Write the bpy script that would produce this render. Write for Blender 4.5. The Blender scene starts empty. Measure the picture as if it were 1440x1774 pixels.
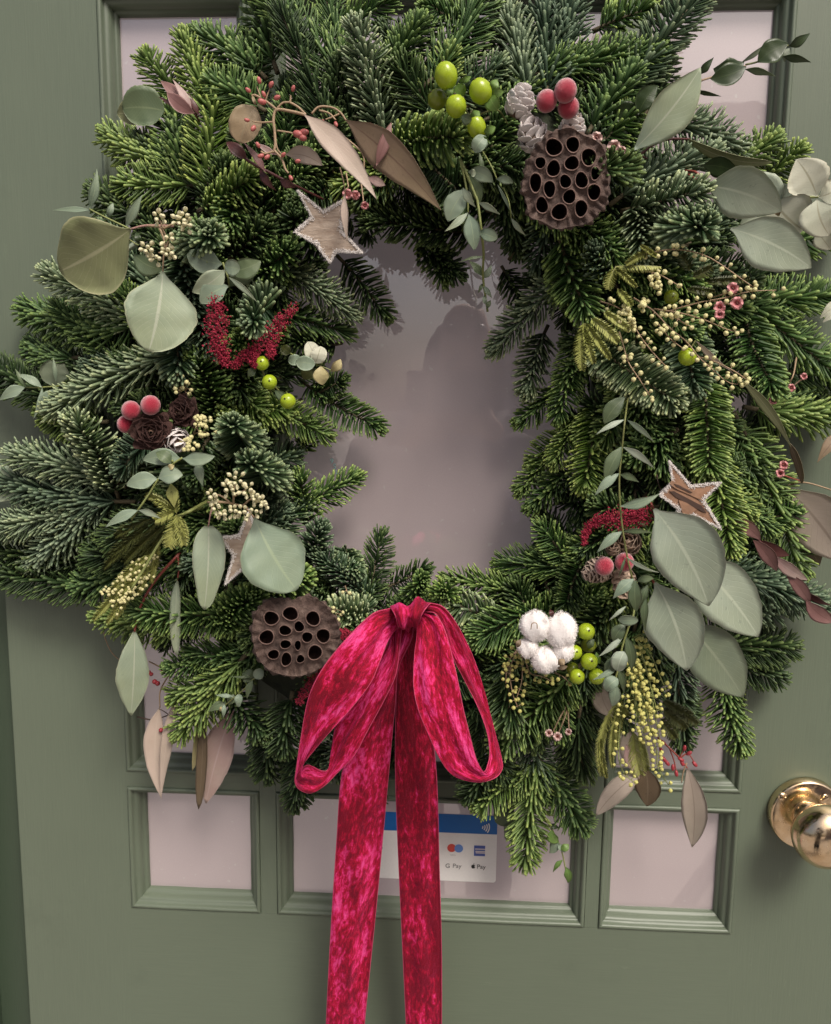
import bpy, bmesh, math, random
import numpy as np
from mathutils import Vector, Matrix, Quaternion
from mathutils.geometry import delaunay_2d_cdt

sc = bpy.context.scene
C = sc.collection
R = math.radians
rnd = random.Random(7)

# ------------------------------------------------------------------ camera, solved from the door's own vanishing points
FPX, CX, CY = 1373.0, 720.0, 887.0
_d1 = Vector((-122, -10058, -1373)).normalized()
_d2 = Vector((-27740, 524, -1373)).normalized()
_X = -_d2; _Z = -_d1
_Y = _Z.cross(_X).normalized(); _Z = _X.cross(_Y)
RC = Matrix((_X, _Y, _Z))                     # camera axes -> world axes
CAM = -0.69 * (RC @ Vector((0, 0, -1)))
cd = bpy.data.cameras.new('camera'); cam = bpy.data.objects.new('camera', cd); C.objects.link(cam)
cam.matrix_world = Matrix.Translation(CAM) @ RC.to_4x4()
cd.sensor_fit = 'HORIZONTAL'; cd.sensor_width = 36; cd.lens = 36 * FPX / 1440
cd.clip_start = 0.01; cd.clip_end = 400
sc.camera = cam

# ------------------------------------------------------------------ sky, sun, exposure (bright overcast, door in open shade)
SUN_EL, SUN_AZ = R(50), R(28)                # azimuth measured from -Y (behind the camera) towards +X
w = bpy.data.worlds.new('World'); sc.world = w; w.use_nodes = True
nt = w.node_tree; bg = nt.nodes['Background']
sky = nt.nodes.new('ShaderNodeTexSky'); sky.sky_type = 'NISHITA'; sky.sun_disc = False
sky.sun_elevation = SUN_EL; sky.sun_rotation = math.pi - SUN_AZ
sky.air_density = 0.7; sky.dust_density = 6.0; sky.ozone_density = 0.2
nt.links.new(sky.outputs[0], bg.inputs[0]); bg.inputs[1].default_value = 0.10
sl = bpy.data.lights.new('sun', 'SUN'); so = bpy.data.objects.new('sun', sl); C.objects.link(so)
sl.energy = 2.5; sl.angle = R(20); sl.color = (1.0, 0.95, 0.87)
sd = Vector((math.sin(SUN_AZ) * math.cos(SUN_EL), -math.cos(SUN_AZ) * math.cos(SUN_EL), math.sin(SUN_EL)))
so.rotation_euler = (-sd).to_track_quat('-Z', 'Y').to_euler()
sc.view_settings.view_transform = 'Standard'; sc.view_settings.look = 'None'
sc.view_settings.exposure = 0.25; sc.view_settings.gamma = 1.0
sc.render.engine = 'CYCLES'
sc.cycles.use_denoising = True
sc.cycles.max_bounces = 8

# ------------------------------------------------------------------ helpers
def P(px, py, h=0.0):
    """the point h metres in front of the door face that the photograph shows at pixel px, py"""
    d = RC @ Vector(((px - CX) / FPX, -(py - CY) / FPX, -1))
    return CAM + d * ((-h - CAM.y) / d.y)
def mpp(h): return (-CAM.y - h) / FPX

class MB:
    def __init__(s): s.v = []; s.f = []; s.uv = []; s.mi = []
    def add(s, vs, fs, uvs=None, mi=0):
        o = len(s.v); s.v += [tuple(v) for v in vs]
        for f in fs:
            s.f.append([o + i for i in f]); s.mi.append(mi)
        s.uv += uvs if uvs else [(0, 0)] * len(vs)
    def mesh(s, name, mats, smooth=True, origin=None):
        me = bpy.data.meshes.new(name)
        vs = s.v if origin is None else [(a - origin.x, b - origin.y, c - origin.z) for a, b, c in s.v]
        me.from_pydata(vs, [], s.f)
        ul = me.uv_layers.new(name='UVMap')
        li = np.empty(len(me.loops), dtype=np.int32); me.loops.foreach_get('vertex_index', li)
        ul.data.foreach_set('uv', np.array(s.uv, dtype=np.float32)[li].ravel())
        for m in (mats if isinstance(mats, (list, tuple)) else [mats]): me.materials.append(m)
        me.polygons.foreach_set('material_index', s.mi)
        me.polygons.foreach_set('use_smooth', [smooth] * len(s.f))
        me.update(); return me
    def build(s, name, mats, parent=None, smooth=True):
        org = root_loc(parent)
        o = bpy.data.objects.new(name, s.mesh(name, mats, smooth, org)); C.objects.link(o)
        o.parent = parent
        return o
def root_loc(p):
    while p is not None and p.parent is not None: p = p.parent
    return p.location.copy() if p is not None else Vector((0, 0, 0))
def tag(o, label=None, cat=None, group=None, kind=None):
    if label: o['label'] = label
    if cat: o['category'] = cat
    if group: o['group'] = group
    if kind: o['kind'] = kind
    return o
def thing(name, label, cat, loc=(0, 0, 0), group=None):
    o = bpy.data.objects.new(name, None); C.objects.link(o); o.location = loc; o.empty_display_size = .02
    return tag(o, label, cat, group)
def inst(name, me, parent, M, mat=None):
    """an object of its own that shares mesh data, placed by world matrix M"""
    o = bpy.data.objects.new(name, me); C.objects.link(o); o.parent = parent
    o.matrix_basis = Matrix.Translation(-root_loc(parent)) @ M
    if mat:
        o.material_slots[0].link = 'OBJECT'; o.material_slots[0].material = mat
    return o
def crm(pts, n):
    """Catmull-Rom through tuples of any length"""
    a = np.array(pts, float)
    if len(a) == 2: return [a[0] + (a[1] - a[0]) * i / (n - 1) for i in range(n)]
    q = np.vstack([2 * a[0] - a[1], a, 2 * a[-1] - a[-2]]); out = []
    m = len(a) - 1
    for i in range(n):
        t = i / (n - 1) * m; k = min(int(t), m - 1); t -= k
        p0, p1, p2, p3 = q[k:k + 4]
        out.append(.5 * (2 * p1 + (p2 - p0) * t + (2 * p0 - 5 * p1 + 4 * p2 - p3) * t * t + (3 * p1 - p0 - 3 * p2 + p3) * t ** 3))
    return out
def tube(mb, pts, rad, sides=6, mi=0, n=None):
    """pts world Vectors; rad number or (r0, r1)"""
    pts = [Vector(p) for p in (crm([tuple(p) for p in pts], n) if n else pts)]
    m = len(pts); r0, r1 = rad if isinstance(rad, tuple) else (rad, rad)
    vs = []; uv = []; u = None
    for i, p in enumerate(pts):
        d = (pts[min(i + 1, m - 1)] - pts[max(i - 1, 0)]).normalized()
        if u is None: u = d.orthogonal().normalized()
        u = (u - d * u.dot(d)).normalized(); v = d.cross(u)
        r = r0 + (r1 - r0) * i / (m - 1)
        for k in range(sides):
            a = 2 * math.pi * k / sides
            vs.append(p + (u * math.cos(a) + v * math.sin(a)) * r); uv.append((i / (m - 1), k / sides))
    fs = [[i * sides + k, i * sides + (k + 1) % sides, (i + 1) * sides + (k + 1) % sides, (i + 1) * sides + k] for i in range(m - 1) for k in range(sides)]
    fs += [list(range(sides))[::-1], [(m - 1) * sides + k for k in range(sides)]]
    mb.add(vs, fs, uv, mi)
def box(mb, x0, x1, y0, y1, z0, z1):
    vs = [(x, y, z) for x in (x0, x1) for y in (y0, y1) for z in (z0, z1)]
    mb.add(vs, [[0, 1, 3, 2], [4, 6, 7, 5], [0, 4, 5, 1], [2, 3, 7, 6], [0, 2, 6, 4], [1, 5, 7, 3]], [(v[0], v[2]) for v in vs])
def lathe(mb, prof, seg, M, mi=0):
    """prof list of (radius, height) along local Z"""
    vs = []; uv = []
    for j, (r, z) in enumerate(prof):
        for k in range(seg):
            a = 2 * math.pi * k / seg
            vs.append(M @ Vector((r * math.cos(a), r * math.sin(a), z))); uv.append((k / seg, j / len(prof)))
    fs = [[j * seg + k, j * seg + (k + 1) % seg, (j + 1) * seg + (k + 1) % seg, (j + 1) * seg + k] for j in range(len(prof) - 1) for k in range(seg)]
    mb.add(vs, fs, uv, mi)
def sph_mesh(name, mat, seg=20, rings=12, noise=0.0, squash=1.0, seed=1, dimple=False):
    mb = MB(); r = random.Random(seed)
    vs = []; uv = []
    for j in range(rings + 1):
        th = math.pi * j / rings
        for k in range(seg):
            a = 2 * math.pi * k / seg
            q = 1 + noise * r.uniform(-1, 1)
            if dimple and j == 0: q *= .9
            if dimple and j == 1: q *= 1.02
            vs.append((q * math.sin(th) * math.cos(a), q * math.sin(th) * math.sin(a), squash * q * math.cos(th))); uv.append((k / seg, j / rings))
    fs = [[j * seg + k, (j + 1) * seg + k, (j + 1) * seg + (k + 1) % seg, j * seg + (k + 1) % seg] for j in range(rings) for k in range(seg)]
    mb.add(vs, fs, uv)
    return mb.mesh(name, mat)
def axes(loc, z, s=1.0, y=None, sx=None):
    """matrix whose local Z runs along z, with local Y leaning to y (default: towards the viewer)"""
    z = Vector(z).normalized(); y = Vector(y or (0, -1, .15))
    y = y - z * y.dot(z)
    if y.length < 1e-4: y = z.orthogonal()
    y.normalize(); x = y.cross(z)
    M = Matrix((x, y, z)).transposed().to_4x4()
    return Matrix.Translation(loc) @ M @ Matrix.Diagonal((sx or s, sx or s, s, 1))

# ------------------------------------------------------------------ materials
def new_mat(name):
    m = bpy.data.materials.new(name); m.use_nodes = True
    return m, m.node_tree, m.node_tree.nodes['Principled BSDF']
def N(nt, t, **k):
    n = nt.nodes.new(t)
    for a, b in k.items():
        if a in n.inputs and not hasattr(n, a): n.inputs[a].default_value = b
        else: setattr(n, a, b)
    return n
def ramp(nt, stops, interp='LINEAR'):
    n = nt.nodes.new('ShaderNodeValToRGB'); n.color_ramp.interpolation = interp
    e = n.color_ramp.elements
    while len(e) < len(stops): e.new(.5)
    for k, (p, c) in enumerate(stops):
        e[k].position = p; e[k].color = (*c, 1) if len(c) == 3 else c
    return n
def noise(nt, scale, detail=4, rough=.6, coord='Object', stretch=None):
    tc = nt.nodes.new('ShaderNodeTexCoord'); n = nt.nodes.new('ShaderNodeTexNoise')
    n.inputs['Scale'].default_value = scale; n.inputs['Detail'].default_value = detail; n.inputs['Roughness'].default_value = rough
    if stretch:
        mp = nt.nodes.new('ShaderNodeMapping'); mp.inputs['Scale'].default_value = stretch
        nt.links.new(tc.outputs[coord], mp.inputs[0]); nt.links.new(mp.outputs[0], n.inputs[0])
    else: nt.links.new(tc.outputs[coord], n.inputs[0])
    return n
def bump(nt, src, bs, strength=.3, dist=.001, prev=None):
    b = nt.nodes.new('ShaderNodeBump'); b.inputs['Strength'].default_value = strength; b.inputs['Distance'].default_value = dist
    nt.links.new(src, b.inputs['Height'])
    if prev: nt.links.new(prev.outputs[0], b.inputs['Normal'])
    nt.links.new(b.outputs[0], bs.inputs['Normal']); return b
def mixc(nt, fac, a, b, blend='MIX'):
    m = nt.nodes.new('ShaderNodeMix'); m.data_type = 'RGBA'; m.blend_type = blend
    for i, x in ((0, fac), (6, a), (7, b)):
        if isinstance(x, (int, float)): m.inputs[i].default_value = x
        elif isinstance(x, tuple): m.inputs[i].default_value = (*x, 1) if len(x) == 3 else x
        else: nt.links.new(x, m.inputs[i])
    return m.outputs[2]
def simple(name, col, rough=.5, var=.15, scale=60, metal=0, bmp=0, spec=.5, coat=0):
    m, nt, bs = new_mat(name)
    n = noise(nt, scale)
    r = ramp(nt, [(.25, tuple(c * (1 - var) for c in col)), (.75, tuple(min(1, c * (1 + var)) for c in col))])
    nt.links.new(n.outputs[0], r.inputs[0]); nt.links.new(r.outputs[0], bs.inputs['Base Color'])
    bs.inputs['Roughness'].default_value = rough; bs.inputs['Metallic'].default_value = metal
    bs.inputs['Specular IOR Level'].default_value = spec; bs.inputs['Coat Weight'].default_value = coat
    if bmp: bump(nt, n.outputs[0], bs, bmp, .002)
    return m

def m_paint(name, col, grain):
    """brushed eggshell paint over wood: fine drawn-out bristle lines, small chips"""
    m, nt, bs = new_mat(name)
    st = (150, 150, 5) if grain == 'V' else (5, 150, 150)
    g = noise(nt, 6, 6, .65, stretch=st); b = noise(nt, 5, 3, .5); f = noise(nt, 500, 2, .5)
    c1 = mixc(nt, b.outputs[0], tuple(c * .93 for c in col), tuple(c * 1.07 for c in col))
    r = ramp(nt, [(.3, (.95, .95, .95)), (.7, (1.04, 1.04, 1.03))]); nt.links.new(g.outputs[0], r.inputs[0])
    c2 = mixc(nt, 1.0, c1, r.outputs[0], 'MULTIPLY')
    # tiny chips that show the pale undercoat
    v = noise(nt, 42, 5, .7); cr = ramp(nt, [(.735, (0, 0, 0)), (.75, (1, 1, 1))]); nt.links.new(v.outputs[0], cr.inputs[0])
    c3 = mixc(nt, cr.outputs[0], c2, (.42, .42, .34))
    s1 = noise(nt, 7, 6, .75, stretch=(9, 9, 2) if grain == 'V' else (2, 9, 9)); sr_ = ramp(nt, [(.655, (0, 0, 0)), (.70, (.5, .5, .5))]); nt.links.new(s1.outputs[0], sr_.inputs[0])
    c3 = mixc(nt, sr_.outputs[0], c3, tuple(x * 1.22 for x in col))
    d1 = noise(nt, 11, 6, .7); dr_ = ramp(nt, [(.60, (0, 0, 0)), (.72, (.4, .4, .4))]); nt.links.new(d1.outputs[0], dr_.inputs[0])
    c3 = mixc(nt, dr_.outputs[0], c3, tuple(x * .8 for x in col))
    nt.links.new(c3, bs.inputs['Base Color'])
    rr = ramp(nt, [(.3, (.34,) * 3), (.7, (.48,) * 3)]); nt.links.new(b.outputs[0], rr.inputs[0]); nt.links.new(rr.outputs[0], bs.inputs['Roughness'])
    b1 = bump(nt, g.outputs[0], bs, .20 if grain == 'V' else .12, .0009); bump(nt, f.outputs[0], bs, .08, .0004, b1)
    return m
SAGE = (.119, .147, .104)
M_stile = m_paint('sage_paint_vertical', SAGE, 'V'); M_rail = m_paint('sage_paint_horizontal', SAGE, 'H')
M_frame = m_paint('dark_green_paint', (.045, .066, .042), 'V')

def m_pane():
    m, nt, bs = new_mat('pale_backed_glass')
    n = noise(nt, 3.5, 2, .5); n2 = noise(nt, 900, 2, .5)
    c = mixc(nt, n.outputs[0], (.34, .275, .278), (.395, .325, .33))
    c = mixc(nt, .06, c, n2.outputs[0])
    nt.links.new(c, bs.inputs['Base Color'])
    # weak glow added to lift the shaded middle pane, as a backlit pale film would
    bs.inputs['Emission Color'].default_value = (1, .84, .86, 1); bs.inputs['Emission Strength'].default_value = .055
    sk = noise(nt, 150, 2, .5); rs = ramp(nt, [(.70, (0, 0, 0)), (.74, (.5, .5, .5))]); nt.links.new(sk.outputs[0], rs.inputs[0])
    nt.links.new(mixc(nt, rs.outputs[0], c, (.45, .43, .42)), bs.inputs['Base Color'])
    sm = noise(nt, 9, 5, .65, stretch=(1, 1, .4)); rc = ramp(nt, [(.45, (.006,) * 3), (.8, (.035,) * 3)]); nt.links.new(sm.outputs[0], rc.inputs[0]); nt.links.new(rc.outputs[0], bs.inputs['Coat Roughness'])
    bs.inputs['Roughness'].default_value = .45; bs.inputs['IOR'].default_value = 1.35
    bs.inputs['Coat Weight'].default_value = 1; bs.inputs['Coat Roughness'].default_value = .012; bs.inputs['Coat IOR'].default_value = 2.25
    wv = noise(nt, 14, 2, .5, stretch=(1, 1, 2.5))
    b = nt.nodes.new('ShaderNodeBump'); b.inputs['Strength'].default_value = .025; b.inputs['Distance'].default_value = .003
    nt.links.new(wv.outputs[0], b.inputs['Height']); nt.links.new(b.outputs[0], bs.inputs['Coat Normal'])
    return m
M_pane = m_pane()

def m_needle(name, base, mid, tip, frost, famt):
    m, nt, bs = new_mat(name)
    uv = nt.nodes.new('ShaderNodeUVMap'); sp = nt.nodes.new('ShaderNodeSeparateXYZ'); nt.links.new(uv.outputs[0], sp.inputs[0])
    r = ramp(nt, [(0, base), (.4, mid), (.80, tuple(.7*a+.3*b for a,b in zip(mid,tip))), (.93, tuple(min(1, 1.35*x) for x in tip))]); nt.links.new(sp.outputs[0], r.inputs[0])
    # V: integer part picks the side of the needle (0 back, 1 face), fraction is a random value per needle
    fr = N(nt, 'ShaderNodeMath', operation='FRACT'); nt.links.new(sp.outputs[1], fr.inputs[0])
    rr = ramp(nt, [(0, (.62, .68, .6)), (.5, (1, 1, 1)), (1, (1.3, 1.22, 1.0))]); nt.links.new(fr.outputs[0], rr.inputs[0])
    c = mixc(nt, 1.0, r.outputs[0], rr.outputs[0], 'MULTIPLY')
    fl = N(nt, 'ShaderNodeMath', operation='FLOOR'); nt.links.new(sp.outputs[1], fl.inputs[0])
    ml = N(nt, 'ShaderNodeMath', operation='MULTIPLY'); nt.links.new(fl.outputs[0], ml.inputs[0]); ml.inputs[1].default_value = famt
    c = mixc(nt, ml.outputs[0], c, frost)
    oi = nt.nodes.new('ShaderNodeObjectInfo')
    r3 = ramp(nt, [(0, (.8, .84, .84)), (1, (1.18, 1.14, 1.02))]); nt.links.new(oi.outputs['Random'], r3.inputs[0])
    c = mixc(nt, 1.0, c, r3.outputs[0], 'MULTIPLY')
    nt.links.new(c, bs.inputs['Base Color'])
    bs.inputs['Roughness'].default_value = .42; bs.inputs['Specular IOR Level'].default_value = .25
    return m
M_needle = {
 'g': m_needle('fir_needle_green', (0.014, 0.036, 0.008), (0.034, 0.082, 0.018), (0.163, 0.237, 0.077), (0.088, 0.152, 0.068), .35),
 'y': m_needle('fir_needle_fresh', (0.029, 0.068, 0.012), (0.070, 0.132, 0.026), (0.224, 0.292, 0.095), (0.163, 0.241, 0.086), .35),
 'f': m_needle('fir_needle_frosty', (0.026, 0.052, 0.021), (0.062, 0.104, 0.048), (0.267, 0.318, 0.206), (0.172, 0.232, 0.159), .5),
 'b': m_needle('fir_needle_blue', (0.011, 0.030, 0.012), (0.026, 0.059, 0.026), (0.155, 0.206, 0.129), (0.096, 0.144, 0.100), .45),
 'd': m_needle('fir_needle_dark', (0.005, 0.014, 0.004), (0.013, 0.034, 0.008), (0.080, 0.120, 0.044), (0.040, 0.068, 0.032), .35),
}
M_twig = simple('fir_twig_bark', (.075, .06, .03), .8, .3, 200, bmp=.4)
M_moss = simple('moss', (.02, .025, .012), .95, .5, 90, bmp=1)

def m_leaf(name, ca, cb, edge, vein, rough=.5, spots=0., twoface=None):
    """leaf blade: U runs base to tip, V across (-1..1): midrib, side veins, pale margin, mottling"""
    m, nt, bs = new_mat(name)
    uv = nt.nodes.new('ShaderNodeUVMap'); sp = nt.nodes.new('ShaderNodeSeparateXYZ'); nt.links.new(uv.outputs[0], sp.inputs[0])
    n = noise(nt, 38, 3, .55)
    ad = N(nt, 'ShaderNodeMath', operation='MULTIPLY_ADD'); nt.links.new(sp.outputs[0], ad.inputs[0]); ad.inputs[1].default_value = .5
    nt.links.new(n.outputs[0], ad.inputs[2])
    r = ramp(nt, [(.3, ca), (.95, cb)]); nt.links.new(ad.outputs[0], r.inputs[0])
    av = N(nt, 'ShaderNodeMath', operation='ABSOLUTE'); nt.links.new(sp.outputs[1], av.inputs[0])
    # side veins: thin lines slanting towards the tip
    sv = N(nt, 'ShaderNodeMath', operation='MULTIPLY_ADD'); nt.links.new(av.outputs[0], sv.inputs[0]); sv.inputs[1].default_value = -.33; nt.links.new(sp.outputs[0], sv.inputs[2])
    n3 = noise(nt, 70, 2, .5); sw = N(nt, 'ShaderNodeMath', operation='MULTIPLY_ADD'); nt.links.new(n3.outputs[0], sw.inputs[0]); sw.inputs[1].default_value = .09; nt.links.new(sv.outputs[0], sw.inputs[2])
    sm = N(nt, 'ShaderNodeMath', operation='MULTIPLY'); nt.links.new(sw.outputs[0], sm.inputs[0]); sm.inputs[1].default_value = 13
    sf = N(nt, 'ShaderNodeMath', operation='PINGPONG'); nt.links.new(sm.outputs[0], sf.inputs[0]); sf.inputs[1].default_value = .5
    rv = ramp(nt, [(0, (1, 1, 1)), (.07, (0, 0, 0))]); nt.links.new(sf.outputs[0], rv.inputs[0])
    bl = noise(nt, 16, 4, .6); rb = ramp(nt, [(.35, (.86, .88, .84)), (.65, (1.1, 1.09, 1.1))]); nt.links.new(bl.outputs[0], rb.inputs[0])
    c = mixc(nt, 1.0, r.outputs[0], rb.outputs[0], 'MULTIPLY')
    vm = N(nt, 'ShaderNodeMath', operation='MULTIPLY'); nt.links.new(rv.outputs[0], vm.inputs[0]); vm.inputs[1].default_value = .34
    c = mixc(nt, vm.outputs[0], c, vein)
    rm = ramp(nt, [(0, (1, 1, 1)), (.035, (.8, .8, .8)), (.06, (0, 0, 0))]); nt.links.new(av.outputs[0], rm.inputs[0])
    c = mixc(nt, rm.outputs[0], c, vein)
    re = ramp(nt, [(.93, (0, 0, 0)), (.985, (.75, .75, .75))]); nt.links.new(av.outputs[0], re.inputs[0])
    c = mixc(nt, re.outputs[0], c, edge)
    if spots:
        n2 = noise(nt, 260, 3, .7); rs = ramp(nt, [(.62, (0, 0, 0)), (.72, (spots,) * 3)]); nt.links.new(n2.outputs[0], rs.inputs[0])
        c = mixc(nt, rs.outputs[0], c, tuple(x * .55 for x in ca))
    nt.links.new(c, bs.inputs['Base Color'])
    bs.inputs['Roughness'].default_value = rough; bs.inputs['Specular IOR Level'].default_value = .4
    bf = noise(nt, 700, 2, .5); b1 = bump(nt, rv.outputs[0], bs, .25, .0004); bump(nt, bf.outputs[0], bs, .15, .0003, b1)
    return m
M_leaf = {
 'pale':  m_leaf('eucalyptus_pale', (.23, .29, .225), (.29, .335, .22), (.36, .38, .25), (.38, .41, .31), .55, .25),
 'sage':  m_leaf('eucalyptus_sage', (.27, .325, .26), (.33, .375, .285), (.40, .44, .33), (.42, .47, .36), .5, .45),
 'sageD': m_leaf('eucalyptus_deep_sage', (.125, .16, .12), (.165, .195, .13), (.2, .23, .16), (.2, .23, .16), .5, .2),
 'olive': m_leaf('eucalyptus_olive', (.15, .165, .075), (.19, .205, .10), (.36, .35, .2), (.32, .32, .19), .5, .45),
 'mist':  m_leaf('eucalyptus_mist', (.16, .22, .165), (.21, .265, .185), (.27, .33, .22), (.25, .31, .2), .5, .1),
 'green': m_leaf('eucalyptus_green', (.07, .105, .06), (.105, .14, .07), (.17, .21, .12), (.15, .19, .1), .45, .1),
 'dark':  m_leaf('dark_green_leaf', (.018, .034, .012), (.03, .05, .016), (.07, .09, .035), (.045, .07, .025), .35, .1),
 'tan':   m_leaf('dry_tan_leaf', (.21, .16, .095), (.27, .20, .12), (.3, .24, .15), (.28, .22, .14), .55, .35),
 'pinky': m_leaf('dry_pinkish_leaf', (.40, .31, .25), (.46, .37, .31), (.48, .40, .33), (.46, .38, .31), .5, .12),
 'brown': m_leaf('dry_brown_leaf', (.17, .115, .085), (.27, .20, .125), (.3, .23, .16), (.16, .10, .07), .5, .35),
 'umber': m_leaf('dry_umber_leaf', (.075, .05, .03), (.12, .085, .05), (.2, .16, .1), (.16, .12, .08), .5, .4),
 'taupe': m_leaf('dry_taupe_leaf', (.34, .28, .235), (.41, .345, .29), (.34, .29, .24), (.26, .21, .17), .55, .3),
 'rose':  m_leaf('dry_rose_leaf', (.33, .19, .19), (.36, .27, .24), (.42, .32, .29), (.4, .3, .28), .5, .15),
 'maroon':m_leaf('maroon_leaf', (.135, .055, .052), (.24, .13, .12), (.26, .16, .14), (.15, .07, .062), .5, .2),
 'maroonD':m_leaf('dark_maroon_leaf', (.045, .014, .014), (.075, .025, .022), (.12, .05, .04), (.06, .02, .02), .4, .1),
 'hydra': m_leaf('pale_papery_leaf', (.40, .425, .33), (.46, .46, .36), (.46, .43, .33), (.30, .29, .20), .6, .35),
 'calyx': m_leaf('calyx_green', (.085, .16, .035), (.13, .22, .05), (.22, .3, .1), (.18, .26, .08), .4),
 'fern':  m_leaf('mimosa_green', (.22, .25, .06), (.33, .34, .11), (.22, .22, .06), (.2, .2, .06), .5),
 'fernD': m_leaf('mimosa_dark_green', (.035, .045, .012), (.06, .068, .016), (.09, .09, .03), (.08, .08, .02), .5),
 'yell':  m_leaf('yellowed_leaf', (.32, .28, .13), (.38, .33, .17), (.4, .34, .2), (.36, .3, .16), .5, .2),
}
M_stem = {'olive': simple('olive_stem', (.15, .16, .05), .55, .2, 150), 'red': simple('red_stem', (.26, .06, .045), .45, .25, 150),
 'tan': simple('tan_stem', (.33, .23, .14), .6, .2, 150), 'brown': simple('brown_twig', (.05, .03, .02), .7, .3, 150),
 'maroon': simple('maroon_stem', (.07, .016, .014), .5, .25, 150), 'lime': simple('lime_stem', (.22, .25, .08), .5, .2, 150),
 'rosy': simple('rosy_stem', (.35, .2, .17), .5, .2, 150)}
# ================================================================== the door
GROUND = -1.36
DX0, DX1 = -.3732, .412
door = thing('door', 'sage green painted wooden front door with small glass panes', 'door', (0, 0.022, GROUND + .02))
M_worn = simple('worn_paint_edge', (.27, .29, .22), .6, .35, 90)
def board(name, x0, x1, z0, z1, mat, bev=.0008):
    bm = bmesh.new(); bmesh.ops.create_cube(bm, size=1)
    L = root_loc(door)
    for v in bm.verts:
        v.co = Vector(((x0 + x1) / 2 + v.co.x * (x1 - x0), .022 + v.co.y * .044, (z0 + z1) / 2 + v.co.z * (z1 - z0))) - L
    bmesh.ops.bevel(bm, geom=[e for e in bm.edges if bev > .001 and all(abs(v.co.x + L.x - (DX0 if x0 < 0 else DX1)) < 1e-6 for v in e.verts)], offset=bev, segments=2, affect='EDGES')
    me = bpy.data.meshes.new(name)
    for f in bm.faces: f.material_index = 1 if bev > .001 and abs(f.normal.x) > .2 and abs(f.normal.y) > .2 else 0
    bm.to_mesh(me); bm.free(); me.materials.append(mat); me.materials.append(M_worn)
    o = bpy.data.objects.new(name, me); C.objects.link(o); o.parent = door; return o
g = 0
board('stile', DX0, -.2663 - g, GROUND + .02, .56, M_stile, .0018)
board('stile', .295 + g, DX1, GROUND + .02, .56, M_stile, .0018)
board('rail', -.2663, .295, .423, .56, M_rail)
board('rail', -.2663, .295, -.66, -.3855, M_rail, .0006)
for x0, x1 in ((-.2663, -.1415), (-.126, .161), (.1735, .295)):
    board('rail', x0, x1, -.263, -.2485, M_rail, .0006)
for x0, x1 in ((-.1413, -.1262), (.1612, .1733)):
    board('mullion', x0, x1, -.3853, .4228, M_stile, .0006)
board('lower_panel', -.2663, .295, GROUND + .02, -.6602, M_rail)
PROF = [(.0002, .004), (.0004, -.0008), (.0016, -.0018), (.0034, -.0014), (.0042, .0006), (.0046, .0030), (.0064, .0034), (.0082, .0052), (.0092, .0082),
        (.0095, .0106), (.0112, .0112), (.0124, .0130), (.0128, .0185)]
def moulding(x0, x1, z0, z1):
    cor = [(x0, z0), (x1, z0), (x1, z1), (x0, z1)]
    for k in range(4):
        a, b = Vector(cor[k]), Vector(cor[(k + 1) % 4]); d = (b - a).normalized(); nrm = Vector((-d.y, d.x))
        ln = (b - a).length; mb = MB(); vs = []; uv = []
        for (u, dep) in PROF:
            for s in (0, .25, .5, .75, 1):
                wob = .0002 * math.sin(37 * s + u * 900 + k + x0 * 50)
                p = a + nrm * (u + (wob if 0 < s < 1 else 0)) + d * (u + s * (ln - 2 * u))
                vs.append((p.x, dep, p.y)); uv.append((s, u))
        m = len(PROF); fs = [[i * 5 + j, i * 5 + j + 1, (i + 1) * 5 + j + 1, (i + 1) * 5 + j] for i in range(m - 1) for j in range(4)]
        mb.add(vs, fs, uv); mb.build('moulding', M_rail if k % 2 == 0 else M_stile, door)
for x0, x1 in ((-.2663, -.1415), (-.126, .161), (.1735, .295)):
    for z0, z1 in ((-.3855, -.263), (-.2485, .423)):
        moulding(x0, x1, z0, z1)
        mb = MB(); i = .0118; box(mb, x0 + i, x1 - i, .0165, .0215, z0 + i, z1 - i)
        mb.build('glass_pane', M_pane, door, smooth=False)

# knob, part of the door
M_brass = bpy.data.materials.new('worn_brass'); M_brass.use_nodes = True
nt = M_brass.node_tree; bs = nt.nodes['Principled BSDF']
n = noise(nt, 55, 5, .65); r = ramp(nt, [(.3, (.70, .50, .28)), (.55, (.85, .67, .45)), (.8, (.92, .79, .60))]); nt.links.new(n.outputs[0], r.inputs[0])
nt.links.new(r.outputs[0], bs.inputs['Base Color']); bs.inputs['Metallic'].default_value = 1
n2 = noise(nt, 160, 4, .7); r2 = ramp(nt, [(.35, (.09,) * 3), (.7, (.30,) * 3)]); nt.links.new(n2.outputs[0], r2.inputs[0]); nt.links.new(r2.outputs[0], bs.inputs['Roughness'])
bump(nt, n2.outputs[0], bs, .05, .0006)
KX, KZ = .350, -.2625
KM = Matrix.Translation((KX, -.0002, KZ)) @ Matrix(((1, 0, 0), (0, 0, -1), (0, 1, 0))).to_4x4()
mb = MB(); lathe(mb, [(.001, 0), (.0315, 0), (.0322, .001), (.0322, .0082), (.0316, .0098), (.0302, .0106), (.012, .0112), (.001, .0112)], 72, KM)
rose = mb.build('knob_rose', M_brass, door)
mb = MB(); lathe(mb, [(.0135, .0108), (.0138, .0122), (.0112, .0138), (.0102, .018), (.0108, .0225), (.0150, .0240), (.0158, .0255), (.0150, .0268), (.0165, .0272),
    (.0215, .0295), (.0252, .0345), (.0268, .0405), (.0268, .0445), (.0252, .0505), (.0212, .0560), (.0150, .0597), (.0075, .0613), (.0002, .0617)], 72, KM)
mb.build('knob_handle', M_brass, door)
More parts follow.
